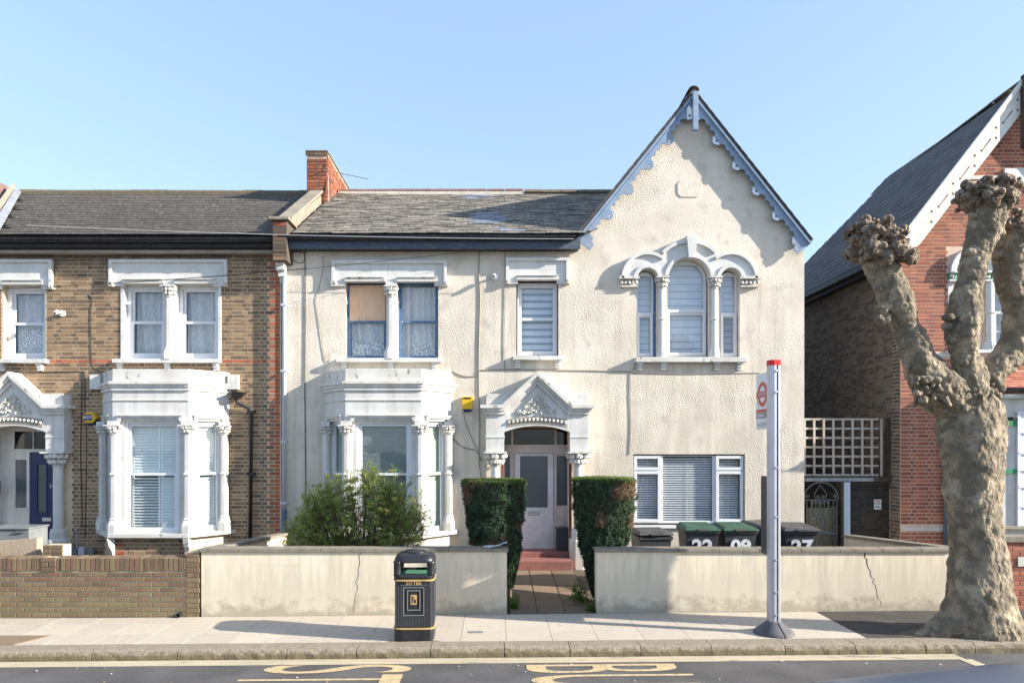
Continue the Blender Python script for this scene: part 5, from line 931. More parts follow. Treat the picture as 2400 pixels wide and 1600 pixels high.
# brick garden wall with a soldier course
BW = thing('brick_garden_wall', 'mossy brown brick garden wall with an upright soldier course on top', 'wall', (-6.2, WY + .1, 0))
bx0, bx1 = -9.7, wx(465); MB().box(bx0, bx1, WY + .012, WY + .21, -.15, .835).build('wall_core', 'mortarg', BW)
top_ = .632
rows = lay(bx0, wx(440), -.045, top_, gauge=.0755, bond='stretch', hd=.11, joint=.0155); rows = [(u, z_ + 0, w_, h_) for u, z_, w_, h_ in rows]
facade_bricks('brick', rows, WY, 'brickgarden', BW, 300, proud=.004, unit=RBOX, pref=lambda q: q[0] > -7.6)
mb_ = []; u = bx0
while u < wx(438):
    if wx(97) < u + .035 < wx(131): u += .0735; continue
    mb_.append(Matrix.Translation((u + .034, WY - .004 + RND.uniform(-.006, .004), top_ + .112 + RND.uniform(-.003, .003))) @ Matrix.Rotation(RND.uniform(-.02, .02), 4, 'Y') @ Matrix.Diagonal((.063, .22, .214, 1))); u += .0735
RB2 = (RBOX[0], RBOX[1] + [(0, 3, 2, 1)]); pieces('soldier_brick', RB2, mb_, 'brickgarden', BW, 200)
for i in range(3): facade_bricks('brick', [(wx(114), top_ + .04 + i * .0745, .225, .064)] if i % 2 == 0 else [(wx(105), top_ + .04 + i * .0745, .10, .064), (wx(123), top_ + .04 + i * .0745, .10, .064)], WY - .01, 'brickgarden', BW, unit=RBOX)
pr = []
for i in range(13): zz = -.02 + i * .0755; pr += [(wx(452), zz, .20, .066)] if i % 2 else [(wx(446), zz, .10, .066), (wx(459), zz, .085, .066)]
MB().box(wx(440), wx(465), WY + .01, WY + .24, .8, .955).build('pier_core', 'mortarg', BW)
facade_bricks('brick', pr, WY - .004, 'brickgarden', BW, unit=RBOX)
mb = MB(); mb.lathe(0, 0, [(.035, 0), (.035, .09), (.026, .09), (.026, 0)], 12, Matrix.Translation((wx(422), WY + .02, -.0)) @ Matrix.Rotation(math.pi / 2, 4, 'X')); mb.build('drain_outlet', 'gutter', BW)
BP = thing('brick_pier', 'short brick gate pier in front of the white porch pedestal', 'pier', (px(120, 11.4), 11.4, 0)); Yq = 11.3; MB().box(px(98, Yq) + .01, px(147, Yq) - .01, Yq + .01, Yq + .24, 0, pz(1278, Yq)).build('pier_core', 'mortarg', BP)
for i in range(12): facade_bricks('brick', [(px(111, Yq), pz(1281.5, Yq) - i * .0745, (px(118, Yq) - px(98, Yq)) * .8, .064), (px(134, Yq), pz(1281.5, Yq) - i * .0745, .17, .064)], Yq, 'brickgarden', BP, unit=RBOX)
PD = thing('pebbledash_wall', 'pinkish pebble-dashed low wall before the navy front door', 'wall', (-8.4, 11.6, 0)); Yq = 11.5; MB().plate([(px(-60, Yq), -.1), (px(86, Yq), -.1), (px(86, Yq), pz(1261, Yq)), (px(0, Yq), pz(1268, Yq)), (px(-60, Yq), pz(1272, Yq))], Yq, Yq + .15).build('wall_face', 'pebble', PD)
GB = thing('grey_storage_box', 'grey plastic storage box behind the pebble-dashed wall', 'box', (px(30, 12), 12, .8)); MB().box(px(-30, 12), px(69, 12), 12, 12.5, .2, pz(1240, 12)).build('body', 'greybox', GB, bevel=.02); MB().box(px(-32, 12), px(71, 12), 11.97, 12.52, pz(1240, 12), pz(1236, 12)).build('lid', 'greybox', GB, bevel=.01); MB().box(px(41, 12), px(62, 12), 11.96, 11.985, pz(1246, 12), pz(1244, 12)).build('handle', 'chrome', GB)
HS = thing('house_number_plate', 'black number plate on the white side panel beside the navy door', 'sign', (px(-5, 13.7), 13.7, 1.7)); MB().box(px(-25, 13.7), px(10, 13.7), 13.55, 13.6, pz(1160, 13.7), pz(1126, 13.7)).build('plate', 'dark', HS)
# red garden wall on the far right
FR = thing('red_garden_wall', 'red brick garden wall with cream coping right of the plane tree', 'wall', (8.6, 10.6, 0)); Yq = 10.5
MB().box(px(2338, Yq), 10.5, Yq + .01, Yq + .2, -.1, pz(1270, Yq)).build('wall_core', 'mortarr', FR); facade_bricks('brick', lay(px(2338, Yq), 10.4, 0, pz(1272, Yq), bond='stretch'), Yq, 'brickr2', FR, 160, unit=RBOX); MB().box(px(2334, Yq), 10.5, Yq - .04, Yq + .25, pz(1270, Yq), pz(1256, Yq)).build('coping', 'copingc', FR, bevel=.008)
MB().box(px(2384, Yq), 9.2, Yq - .02, Yq - .011, pz(1326, Yq), pz(1304, Yq)).build('white_patch', 'white', FR)
for i, v in enumerate((182, 199, 221)): 
    o = MB().box(lx(v - 8), lx(v + 6), FL - .12, FL, lz(1306), lz(1284 - (v == 199) * 4)).build('meter_box', 'greybox' if v != 199 else 'pipew', None, bevel=.008); tag(o, ('low grey meter box beside the porch pedestal', 'taller pale meter box between two grey ones', 'low grey meter box nearest the white bay')[i], 'meter box')

# ---------------------------------------------------------------- litter bin
LB = thing('litter_bin', 'black and gold square litter bin with a domed top on the pavement', 'litter bin', (-1.09, 9.1, gz(-1.1) + .004), .04)
ML0 = Matrix()
def sqring(r, z, n=32, sq=7): return [(r, z)]
hb = .262
mb = MB(); mb.lathe(0, 0, [(hb - .005, 0), (hb, .01), (hb, .145), (hb + .004, .15)], 40, sq=7); mb.build('plinth', 'binblack', LB, smooth=False, local=True)
mb = MB(); mb.lathe(0, 0, [(hb - .006, .17), (hb - .008, .77)], 40, sq=7); mb.build('body', 'binblack', LB, local=True)
for z_ in (.15, .775): mb = MB(); mb.lathe(0, 0, [(hb + .003, z_), (hb + .008, z_ + .004), (hb + .008, z_ + .018), (hb + .002, z_ + .022)], 40, sq=7); mb.build('gold_band', 'gold', LB, local=True)
# hood with slots: four corner posts, lower rim, dome
mb = MB(); mb.lathe(0, 0, [(hb + .002, .80), (hb + .006, .83), (hb - .0, .865), (hb - .03, .872), (hb - .035, .80)], 40, sq=7); mb.build('hood_rim', 'binblack', LB, smooth=True, local=True)
for sx in (-1, 1):
    for sy in (-1, 1): mb = MB(); mb.lathe(sx * (hb - .046), sy * (hb - .046), [(.050, .85), (.046, .87), (.046, 1.0), (.052, 1.03)], 14, sq=3.5); mb.build('corner_post', 'binblack', LB, smooth=True, local=True)
mb = MB(); mb.lathe(0, 0, [(hb - .05, 1.03), (hb - .02, 1.012), (hb + .003, 1.012), (hb + .003, 1.03), (hb - .002, 1.055), (hb - .02, 1.085), (hb - .06, 1.108), (hb - .11, 1.118), (.13, 1.12)], 48, sq=5); mb.build('hood', 'binblack', LB, smooth=True, local=True)
mb = MB(); mb.lathe(0, 0, [(.15, 1.118), (.148, 1.128), (.13, 1.142), (.07, 1.156), (.02, 1.16)], 28); mb.build('stub_cap', 'binblack', LB, smooth=True, local=True)
MB().box(-.19, .19, -.19, .19, .78, .845).build('liner', 'bingreen', LB, local=True, bevel=.01)
fy = -hb + .012
mb = MB()
for i in range(25):
    u = -.235 + i * .0196
    if abs(u) < .135:
        mb.box(u - .004, u + .004, fy - .012, fy, .19, .315); mb.box(u - .003, u + .003, fy - .012, fy, .70, .72)
    else: mb.box(u - .004, u + .004, fy - .012, fy, .19, .72 if abs(u) > .15 else .70)
for s_ in (-1, 1):
    for i in range(22): u = -.21 + i * .02; mb.box(s_ * hb * .955 - (.0 if s_ < 0 else .012), s_ * hb * .955 + (.012 if s_ > 0 else 0), u - .004, u + .004, .19, .72)
MT['binrib'] = mat('rib_plastic', (.075, .077, .082), rough=.35, spec=.6)
o = mb.build('rib_moulding', 'binrib', LB, local=True); o['kind'] = 'stuff'
mb = MB(); mb.plate(rect(-.135, .135, .33, .70), fy - .012, fy, [rect(-.125, .125, .34, .69)]); mb.plate(rect(-.085, .085, .40, .66), fy - .014, fy, [rect(-.075, .075, .41, .65)]); mb.plate(rect(-.165, .165, .725, .728), fy - .014, fy); mb.build('panel_moulding', 'silverline', LB, local=True)
mb = MB(); mb.plate([(-.034, .475), (.034, .475), (.04, .482), (.04, .595), (.034, .602), (-.034, .602), (-.04, .595), (-.04, .482)], fy - .010, fy); mb.build('symbol_plate', 'gold', LB, local=True)
mb = MB(); mb.plate([(-.022, .495), (-.010, .495), (-.008, .545), (.0, .55), (.008, .568), (.004, .572), (-.006, .56), (-.010, .572), (-.022, .572)], fy - .013, fy - .01); mb.plate([(-.020, .576), (-.011, .576), (-.011, .587), (-.020, .587)], fy - .013, fy - .01); mb.plate([(.008, .495), (.030, .495), (.032, .54), (.006, .54)], fy - .013, fy - .01); mb.build('symbol', 'binblack', LB, local=True)
text('lettering', 'LITTER', .056, 'gold', LB, Matrix.Translation((0, fy - .006, .748)), .003, local=True, sx=1.15, bold=.0012)

# ---------------------------------------------------------------- bus stop
BSx, BSy = 3.69, 9.1
BS = thing('bus_stop', 'tall aluminium bus stop post with roundel flag and dark timetable case', 'bus stop', (BSx, BSy, gz(3.7)))
mb = MB(); mb.lathe(0, 0, [(.262, 0), (.262, .015), (.24, .04), (.16, .10), (.10, .155), (.085, .165)], 28); mb.build('base', 'rubber', BS, smooth=True, local=True)
MB().plate([(.05, .0), (.266, .0), (.266, .018), (.244, .044), (.163, .105), (.103, .160), (.05, .16)], -.007, .007, M=Matrix.Rotation(-1.38, 4, 'Z')).build('base_slot', 'aludark', BS, local=True)
hp_ = 3.56
pts = [(-.075, -.04), (-.06, -.062), (-.02, -.07), (.012, -.066), (.014, -.04), (.030, -.04), (.032, -.066), (.058, -.062), (.075, -.035), (.075, .05), (.05, .07), (-.05, .07), (-.075, .05)]
MB().prism(pts, .14, hp_).build('post', 'alu', BS, local=True); MB().box(.013, .031, -.041, -.039, .15, hp_).build('groove', 'aludark', BS, local=True)
mb = MB(); mb.prism([(a * 1.04, b * 1.04) for a, b in pts if b != -.04 or a < 0], hp_, hp_ + .07); mb.build('cap', 'red', BS, local=True)
for z_ in (.25, .55, .98, 1.55, 2.2, 3.2, 3.48): mb = MB(); mb.lathe(0, 0, [(.016, 0), (.016, .012), (.008, .02)], 10, Matrix.Translation((.0, -.066, z_)) @ Matrix.Rotation(math.pi / 2, 4, 'X')); mb.box(-.02, .012, -.071, -.067, z_ - .012, z_ + .012); mb.build('bolt', 'chrome', BS, local=True)
MFl = Matrix.Translation((-.03, 0, 0)) @ Matrix.Rotation(-math.pi / 2, 4, 'Z')   # local x runs away from the pole into the footway (+Y reversed), faces -X
MFg = Matrix(((0, 1, 0, -.045), (-1, 0, 0, .50), (0, 0, 1, 0), (0, 0, 0, 1)))     # u from the far edge to the pole, depth = +X
FG = MB(MFg).box(0, .45, -.0, .02, 2.72, 3.49).build('flag', 'signwhite', BS, local=True, bevel=.004)
cu_, cz_ = .225, 3.20
ringo = [(cu_ + .17 * math.cos(t * .2094), cz_ + .17 * math.sin(t * .2094)) for t in range(30)]; ringi = [(cu_ + .115 * math.cos(t * .2094), cz_ + .115 * math.sin(t * .2094)) for t in range(30)]
MB(MFg).plate(ringo, -.004, .0, [ringi]).build('roundel_ring', 'signred', BS, local=True); MB(MFg).box(.02, .43, -.007, -.001, cz_ - .04, cz_ + .04).build('roundel_bar', 'signred', BS, local=True)
text('lettering', 'BUS STOP', .062, 'signwhite', BS, MFg @ Matrix.Translation((cu_, -.009, cz_)), .001, local=True)
MB(MFg).box(0.004, .446, -.004, -.001, 2.955, 2.995).build('red_strip', 'signred', BS, local=True); MB(MFg).box(.004, .446, -.004, -.001, 2.87, 2.95).build('grey_panel', 'signgrey', BS, local=True)
for a, b, c, d in ((.05, .3, 2.895, 2.905), (.05, .25, 2.915, 2.925), (.12, .36, 2.81, 2.815), (.05, .4, 2.78, 2.79), (.0, .45, 2.755, 2.758)): MB(MFg).box(a, b, -.006, -.001, c, d).build('printed_line', 'signgrey' if c < 2.87 else 'signwhite', BS, local=True)
MB().box(-.055, .085, .072, .31, 1.02, 2.08).build('timetable_case', 'casedark', BS, local=True, bevel=.006); MB(MFg).box(.0, .45, -.014, -.008, 1.06, 2.04).build('timetable_sheet', 'signgrey', BS, local=True) if 0 else None

# ---------------------------------------------------------------- wheelie bins
def wheelie(loc, rz, label, lid, num, open_=0, extra=None):
    B = thing('wheelie_bin', label, 'wheelie bin', loc, rz, 'wheelie bins in the front garden')
    mb = MB(); V = []
    for w_, d0, d1, z_ in ((.22, -.24, .22, .08), (.24, -.27, .27, .5), (.265, -.31, .33, .93), (.29, -.335, .355, .935), (.29, -.335, .355, .985)): V += [(-w_, d0, z_), (w_, d0, z_), (w_, d1, z_), (-w_, d1, z_)]
    mb.add(V, [(i * 4 + q, i * 4 + (q + 1) % 4, (i + 1) * 4 + (q + 1) % 4, (i + 1) * 4 + q) for i in range(4) for q in range(4)] + [(0, 1, 2, 3)]); mb.build('body', 'binbody', B, local=True, bevel=.008)
    ML_ = Matrix.Translation((0, .36, .99)) @ Matrix.Rotation(-open_, 4, 'X')
    mb = MB(ML_); mb.add([(-.295, 0, 0), (.295, 0, 0), (.295, -.72, -.01), (-.295, -.72, -.01), (-.295, 0, .03), (.295, 0, .03), (.30, -.72, .02), (-.30, -.72, .02), (-.24, -.06, .085), (.24, -.06, .085), (.25, -.64, .055), (-.25, -.64, .055)], [(0, 1, 2, 3), (0, 1, 5, 4), (1, 2, 6, 5), (2, 3, 7, 6), (3, 0, 4, 7), (4, 5, 9, 8), (5, 6, 10, 9), (6, 7, 11, 10), (7, 4, 8, 11), (8, 9, 10, 11)]); L_ = mb.build('lid', lid, B, local=True, bevel=.012)
    MB(ML_).box(-.10, .10, -.74, -.70, .0, .03).build('lid_handle', 'binlid', L_, local=True)
    MB().tube([(-.22, .40, .95), (.22, .40, .95)], .014, 6).build('handle', 'binbody', B, local=True)
    for s_ in (-1, 1): mb = MB(); mb.lathe(0, 0, [(.1, -.02), (.1, .02)], 16, Matrix.Translation((s_ * .25, .25, .1)) @ Matrix.Rotation(math.pi / 2, 4, 'Y')); mb.build('wheel', 'tyre', B, local=True)
    if num: text('painted_number', num, .30, 'chalk', B, Matrix.Translation((0, -.318, .72)) @ Matrix.Rotation(-.0, 4, 'X') , .006, local=True, sx=1.15, bold=.012)
    return B
yb = 11.75; zb = .115
wheelie((px(1525, yb), yb, zb - .10), .06, 'black wheelie bin nearest the clipped bush, its lid slightly raised', 'binlid', None, .04)
wheelie((px(1635, yb), yb, zb), -.04, 'green-lidded wheelie bin painted 22, next to the unnumbered black one', 'greenlid', '22')
wheelie((px(1720, yb), yb, zb), .02, 'green-lidded wheelie bin painted 09, second green lid from the bush', 'greenlid', '09')
wheelie((px(1792, yb + .3), yb + .3, zb), .25, 'black-lidded wheelie bin partly hidden behind the bus stop post', 'binlid', '29')
wheelie((px(1862, yb - .05), yb - .05, zb), -.05, 'black-lidded wheelie bin painted 27 beside the iron gate', 'binlid', '27')

# ---------------------------------------------------------------- plane tree
def noisy(o, amp, sc_, amp2=0, sc2=1, seed=0, stretch=1):
    me = o.data; n = len(me.vertices); co = np.empty(n * 3); me.vertices.foreach_get('co', co); nm = np.empty(n * 3); me.vertices.foreach_get('normal', nm); co = co.reshape(-1, 3); nm = nm.reshape(-1, 3); d = np.empty(n)
    for i in range(n):
        p = Vector((co[i, 0] + seed, co[i, 1], co[i, 2] * stretch)); d[i] = amp * noise.noise(p * sc_) + (amp2 * noise.turbulence(p * sc2, 3, True) if amp2 else 0)
    co += nm * d[:, None]; me.vertices.foreach_set('co', co.ravel()); me.update()
def remeshed(mb, name, m, parent, vox, amps, seed=0, stretch=1):
    o = mb.build('tmp', m, None); r = o.modifiers.new('r', 'REMESH'); r.mode = 'VOXEL'; r.voxel_size = vox; r.use_smooth_shade = True
    s_ = o.modifiers.new('s', 'SMOOTH'); s_.factor = .5; s_.iterations = 3
    bpy.context.view_layer.update(); me = bpy.data.meshes.new_from_object(o.evaluated_get(bpy.context.evaluated_depsgraph_get())); bpy.data.objects.remove(o)
    q = bpy.data.objects.new(name, me); link(q, parent); me.materials.clear(); me.materials.append(MT[m]); me.polygons.foreach_set('use_smooth', [True] * len(me.polygons)); noisy(q, *amps, seed=seed, stretch=stretch); return q
def smooth_path(pts, k=5):
    out = []
    for i in range(len(pts) - 1):
        p0, p1, p2, p3 = pts[max(i - 1, 0)], pts[i], pts[i + 1], pts[min(i + 2, len(pts) - 1)]
        for j in range(k):
            t = j / k; out.append(tuple(.5 * ((2 * b) + (-a + c) * t + (2 * a - 5 * b + 4 * c - d) * t * t + (-a + 3 * b - 3 * c + d) * t ** 3) for a, b, c, d in zip(p0, p1, p2, p3)))
    return out + [pts[-1]]
TY = 9.02
def limb(mb, pts, Y0=TY, n=16, dy=None):
    """pts: (left px, right px, y px); distance drifts by dy along the limb"""
    L_ = [];
    for i, (a, b, y) in enumerate(pts): Y = Y0 + (dy[i] if dy else 0); L_.append((px((a + b) / 2, Y), Y, pz(y, Y), (b - a) / 2 * Y / FP * .90))
    S = smooth_path(L_, 4); mb.tube([p[:3] for p in S], [p[3] for p in S], n, wobble=.04)
TRE = thing('plane_tree', 'pollarded plane tree with mottled trunk and three knuckled limbs', 'tree', (px(2295, TY), TY, .05))
mb = MB(); limb(mb, [(2205, 2400, 1486), (2208, 2394, 1466), (2212, 2384, 1440), (2218, 2374, 1400), (2228, 2360, 1340), (2231, 2351, 1285), (2228, 2346, 1230), (2216, 2344, 1160), (2214, 2346, 1090), (2204, 2354, 1020), (2202, 2350, 975), (2212, 2338, 935), (2232, 2322, 905), (2240, 2310, 885)], n=24)
for i in range(15):   # root flares
    th = RND.uniform(0, 6.28); r_ = RND.uniform(.46, .64); c_ = Vector((px(2298, TY), TY, .06)); e_ = c_ + Vector((math.cos(th) * r_ * 1.5, math.sin(th) * r_ * .45, -.06)); mb.tube([c_ + Vector((math.cos(th) * .3, math.sin(th) * .25, .55)), c_ + Vector((math.cos(th) * .42, math.sin(th) * .34, .16)), e_], [.10, .12, .05], 8)
r3 = random.Random(3)
for i in range(120): # burls round the fork and down the right edge
    k_ = i % 3
    if k_ == 0: a, y, s_ = r3.uniform(2140, 2235), r3.uniform(880, 955), r3.uniform(.015, .045); dy_ = -.32
    elif k_ == 1: a, y, s_ = r3.uniform(2325, 2352), r3.uniform(890, 1060), r3.uniform(.03, .06); dy_ = -.18
    else: a, y, s_ = r3.uniform(2225, 2340), r3.uniform(890, 960), r3.uniform(.02, .05); dy_ = -.36
    Y = TY + dy_ + r3.uniform(-.05, .1); mb.blob(px(a, Y), Y, pz(y, Y), s_, s_, s_ * 1.1)
tr_ = remeshed(mb, 'trunk', 'bark', TRE, .022, (.05, 2.6, .045, 7), 0, .55)
for v in tr_.data.vertices: v.co.y = TY + (v.co.y - TY) * .8
limbs = [([(2215, 2300, 960), (2150, 2262, 915), (2122, 2212, 870), (2112, 2184, 826), (2100, 2160, 780), (2080, 2146, 735), (2062, 2138, 700), (2052, 2124, 670), (2036, 2106, 635), (2020, 2095, 605)], [0, -.05, -.08, -.1, -.1, -.1, -.1, -.1, -.1, -.1]),
         ([(2222, 2320, 930), (2230, 2312, 885), (2229, 2291, 840), (2224, 2290, 800), (2217, 2296, 750), (2226, 2300, 700), (2246, 2306, 660), (2258, 2316, 620), (2266, 2330, 575), (2272, 2346, 535), (2276, 2356, 500), (2272, 2360, 470)], [0, -.1, -.15, -.18, -.2, -.2, -.2, -.2, -.2, -.2, -.2, -.2]),
         ([(2275, 2345, 930), (2298, 2358, 880), (2326, 2392, 838), (2350, 2412, 800), (2354, 2418, 755), (2348, 2410, 710), (2334, 2408, 660), (2330, 2412, 610), (2336, 2416, 570), (2342, 2420, 540)], [0, .05, .1, .1, .1, .1, .1, .1, .1, .1])]
for i, (pts, dy) in enumerate(limbs):
    mb = MB(); limb(mb, pts, dy=dy)
    r3 = random.Random(20 + i)
    for j in range(10): a, b, y = r3.choice(pts[2:]); Y = TY + dy[3] - .1; rr = r3.uniform(.03, .06); e = r3.choice([a + 4, b - 4, (a + b) / 2]); mb.blob(px(e, Y), Y, pz(y + r3.uniform(-18, 18), Y), rr, rr, rr * .8)
    if i == 0:
        for j in range(60): Y = TY - .28 + r3.uniform(-.06, .1); mb.blob(px(r3.uniform(2145, 2225), Y), Y, pz(r3.uniform(885, 940), Y), *[r3.uniform(.015, .04)] * 3)
        for j in range(10): Y = TY - .2; mb.blob(px(r3.uniform(2058, 2086), Y), Y, pz(r3.uniform(715, 760), Y), *[r3.uniform(.03, .06)] * 3)
    if i == 1: Y = TY - .3; mb.blob(px(2222, Y), Y, pz(743, Y), .08, .07, .05)
    if i == 2: limb(mb, [(2310, 2340, 900), (2314, 2338, 870), (2330, 2362, 838)], dy=[.0, .0, .05])
    remeshed(mb, 'limb', 'bark', TRE, .018, (.035, 3.4, .035, 9), i * 7.3)
heads = [((2056, 578), 72, 58, -.1, 110), ((2318, 468), 68, 36, -.2, 90), ((2385, 556), 52, 52, .1, 80)]
heads = [(a, b * .95, c * .95, d, n * 2) for a, b, c, d, n in heads]
for i, ((hx, hy), hw_, hh_, dY, n) in enumerate(heads):
    r3 = random.Random(40 + i); Y = TY + dY; k = Y / FP; cx_, cz_ = px(hx, Y), pz(hy, Y); mb = MB(); mb.blob(cx_, Y, cz_, hw_ * k * .84, hw_ * k * .7, hh_ * k * .82)
    for j in range(n):
        d = Vector((r3.gauss(0, 1), r3.gauss(0, 1), r3.gauss(0, 1))).normalized()
        if d.z < -.6: continue
        s_ = r3.uniform(.02, .065); mb.blob(cx_ + d.x * hw_ * k * .8, Y + d.y * hw_ * k * .68, cz_ + d.z * hh_ * k * .8, s_, s_, s_)
        if j % 2 == 0 and d.z > -.3: p = Vector((cx_ + d.x * hw_ * k * .85, Y + d.y * hw_ * k * .7, cz_ + d.z * hh_ * k * .85)); mb.tube([p, p + d * r3.uniform(.05, .10) + Vector((r3.uniform(-.03, .03), 0, r3.uniform(.0, .06)))], [.022, .015], 5)
    if i == 0:
        for j in range(4): s_ = .11; mb.blob(px(2030 + 25 * j, Y), Y - .22, pz(600 + 12 * (j % 2), Y), s_, s_, s_)
    remeshed(mb, 'knuckle', 'barkk', TRE, .0125, (.07, 6, .06, 13), i * 3.1)
SO = MB(); V = [(px(2298, TY) + math.cos(t * .4) * (1.15 + .15 * math.sin(t * 1.7)), TY - .05 + math.sin(t * .4) * (.36 + .04 * math.cos(t * 2.1)), .075) for t in range(16)]; V = [(a, max(b, 8.835), gz(a) + .006) for a, b, c in V]; SO.add(V, [tuple(range(16))]); SO.build('tree_pit_soil', 'soil', kind='structure', fix=False)

# ---------------------------------------------------------------- shrub, clipped conifers, weeds
def leaf_cloud(name, m, parent, n, fn, size, aspect=.28, k=7, rnd=None, open_=.9):
    """rosettes of narrow leaves; fn gives centre and outward direction"""
    V = []; Fs = []; rn = rnd or RND
    for _ in range(n):
        c, up = fn(); c = Vector(c); up = Vector(up).normalized(); a = up.orthogonal().normalized(); b = up.cross(a); ph = rn.uniform(0, 6.28)
        for j in range(k):
            th = ph + j * 2.4; o_ = (a * math.cos(th) + b * math.sin(th)); d = (o_ * open_ + up * rn.uniform(.15, 1.1)).normalized(); s_ = size * rn.uniform(.65, 1.2); side = d.cross(up).normalized() * s_ * aspect * .5; st = c + up * (-s_ * .5 * j / k); q = len(V)
            V += [st, st + d * s_ * .5 + side, st + d * s_ - up * s_ * .1, st + d * s_ * .5 - side]; Fs.append((q, q + 1, q + 2, q + 3))
    me = bpy.data.meshes.new(name); me.from_pydata([tuple(v) for v in V], [], Fs); me.materials.append(MT[m]); o = bpy.data.objects.new(name, me); link(o, parent); o['kind'] = 'stuff'; return o
SH = thing('flowering_shrub', 'loose evergreen shrub with yellow-green leaves before the white bay window', 'shrub', (-2.4, 11.55, .05))
rs = random.Random(9); tips = []; SC = Vector((px(845, 11.5), 11.5, .05))
prof = [(660, 1235), (690, 1190), (720, 1145), (760, 1110), (800, 1105), (835, 1095), (858, 1082), (885, 1090), (920, 1105), (960, 1120), (985, 1150), (1005, 1200), (1000, 1260)]
def topy(v):
    for (a, b), (c, d) in zip(prof, prof[1:]):
        if a <= v <= c: return b + (d - b) * (v - a) / (c - a)
    return 1300
stems = MB()
for i in range(330):
    v = rs.uniform(662, 1003); Y = 11.5 + rs.gauss(0, .28); t_ = topy(v); y = t_ + abs(rs.gauss(0, .45)) * (1300 - t_) + rs.choice([-14, -6, 0, 0, 6]); y = min(y, 1330); tip = Vector((px(v, Y), Y, pz(y, Y))); base = SC + Vector(((tip.x - SC.x) * .25, rs.uniform(-.15, .15), 0)); tips.append((base, tip))
    mid = base.lerp(tip, .55) + Vector((rs.uniform(-.05, .05), rs.uniform(-.05, .05), .06)); stems.tube([base, mid, tip], [.006, .0045, .0025], 4, cap=False)
stems.build('stems', 'stem', SH, fix=False)['kind'] = 'stuff'
def shfn():
    b, t = rs.choice(tips); f = 1 - abs(rs.gauss(0, .22)); p = b.lerp(t, max(.35, min(f, 1.02))) + Vector((rs.gauss(0, .045), rs.gauss(0, .045), rs.gauss(0, .04))); d = (t - b).normalized() * .7 + Vector((rs.gauss(0, .35), rs.gauss(0, .35) - .15, rs.uniform(.2, .9))); return p, d
leaf_cloud('foliage', 'leaf', SH, 3700, shfn, .074, .29, 7, rs, 1.0)
def hedge(label, L, R_, Y, top, lean, seed):
    """L,R_: outline (px, y) down each side, clipped flat on top"""
    HG = thing('clipped_conifer', label, 'conifer', (px((L[0][0] + R_[0][0]) / 2, Y), Y, .05)); rr = random.Random(seed)
    def lerp(P, y):
        if y <= P[0][1]: return P[0][0]
        for (a, b), (c, d) in zip(P, P[1:]):
            if b <= y <= d: return a + (c - a) * (y - b) / (d - b)
        return P[-1][0]
    yb_ = L[-1][1]; core = MB(); rings = []
    for j in range(9):
        y = top + 6 + (yb_ - top - 6) * j / 8; a, b = lerp(L, y), lerp(R_, y); k = Y / FP; r_ = (b - a) / 2 * k * .80; rings.append((px((a + b) / 2, Y), r_, pz(y, Y)))
    V = [(c + r_ * math.cos(t * .449) , Y + r_ * .95 * math.sin(t * .449), z_) for c, r_, z_ in rings for t in range(14)]; core.add(V, [(i * 14 + q, i * 14 + (q + 1) % 14, (i + 1) * 14 + (q + 1) % 14, (i + 1) * 14 + q) for i in range(8) for q in range(14)] + [tuple(range(14))]); core.build('inner_growth', 'timberd', HG)
    MB().tube([(rings[-1][0], Y, -.05), (rings[-1][0], Y, rings[-2][2])], .035, 8).build('trunk', 'stem', HG)
    def fn():
        y = top + (yb_ - top) * rr.random() ** .85; a, b = lerp(L, y), lerp(R_, y); k = Y / FP; th = rr.uniform(0, 6.283); q = .93 + .10 * noise.noise(Vector((th * 1.6 + seed, y * .04, seed))) + .13 * noise.noise(Vector((th * 6, y * .05, seed))) + rr.uniform(-.06, .04)
        if y > top + 30 and noise.noise(Vector((th * 2.2, y * .03, seed * 3.))) > .38: q -= .09
        r_ = (b - a) / 2 * k * q; d = (math.cos(th), math.sin(th), rr.uniform(.1, 1.4)); return (px((a + b) / 2, Y) + r_ * d[0], Y + r_ * .95 * d[1], pz(y, Y)), d
    leaf_cloud('foliage', 'yew', HG, 9500, fn, .05, .26, 6, rr, .55)
    def fn2():
        a, b = lerp(L, top), lerp(R_, top); k = Y / FP; th = rr.uniform(0, 6.283); q = math.sqrt(rr.random()); r_ = (b - a) / 2 * k * q * .99; return (px((a + b) / 2, Y) + r_ * math.cos(th), Y + r_ * .95 * math.sin(th), pz(top + 2 + rr.uniform(-3, 4) + (5 * rr.random() if q > .9 else 0), Y)), (math.cos(th) * q * .5, math.sin(th) * q * .5, 1)
    leaf_cloud('clipped_top', 'yewtop', HG, 2200, fn2, .035, .4, 6, rr, .6)
hedge('clipped dark conifer with a browned patch, left of the path', [(1081, 1124), (1083, 1160), (1090, 1200), (1094, 1235), (1104, 1275), (1130, 1310), (1178, 1345), (1190, 1375)], [(1234, 1124), (1232, 1165), (1226, 1210), (1222, 1250), (1221, 1290), (1212, 1330), (1205, 1350), (1200, 1375)], 11.05, 1124, 0, 4)
hedge('clipped dark conifer right of the path, in front of the black bin', [(1339, 1120), (1340, 1160), (1346, 1195), (1348, 1230), (1355, 1270), (1366, 1310), (1374, 1345), (1386, 1380), (1394, 1400)], [(1489, 1120), (1489, 1160), (1487, 1210), (1480, 1240), (1470, 1270), (1450, 1310), (1435, 1345), (1420, 1380), (1412, 1400)], 11.0, 1120, 0, 8)
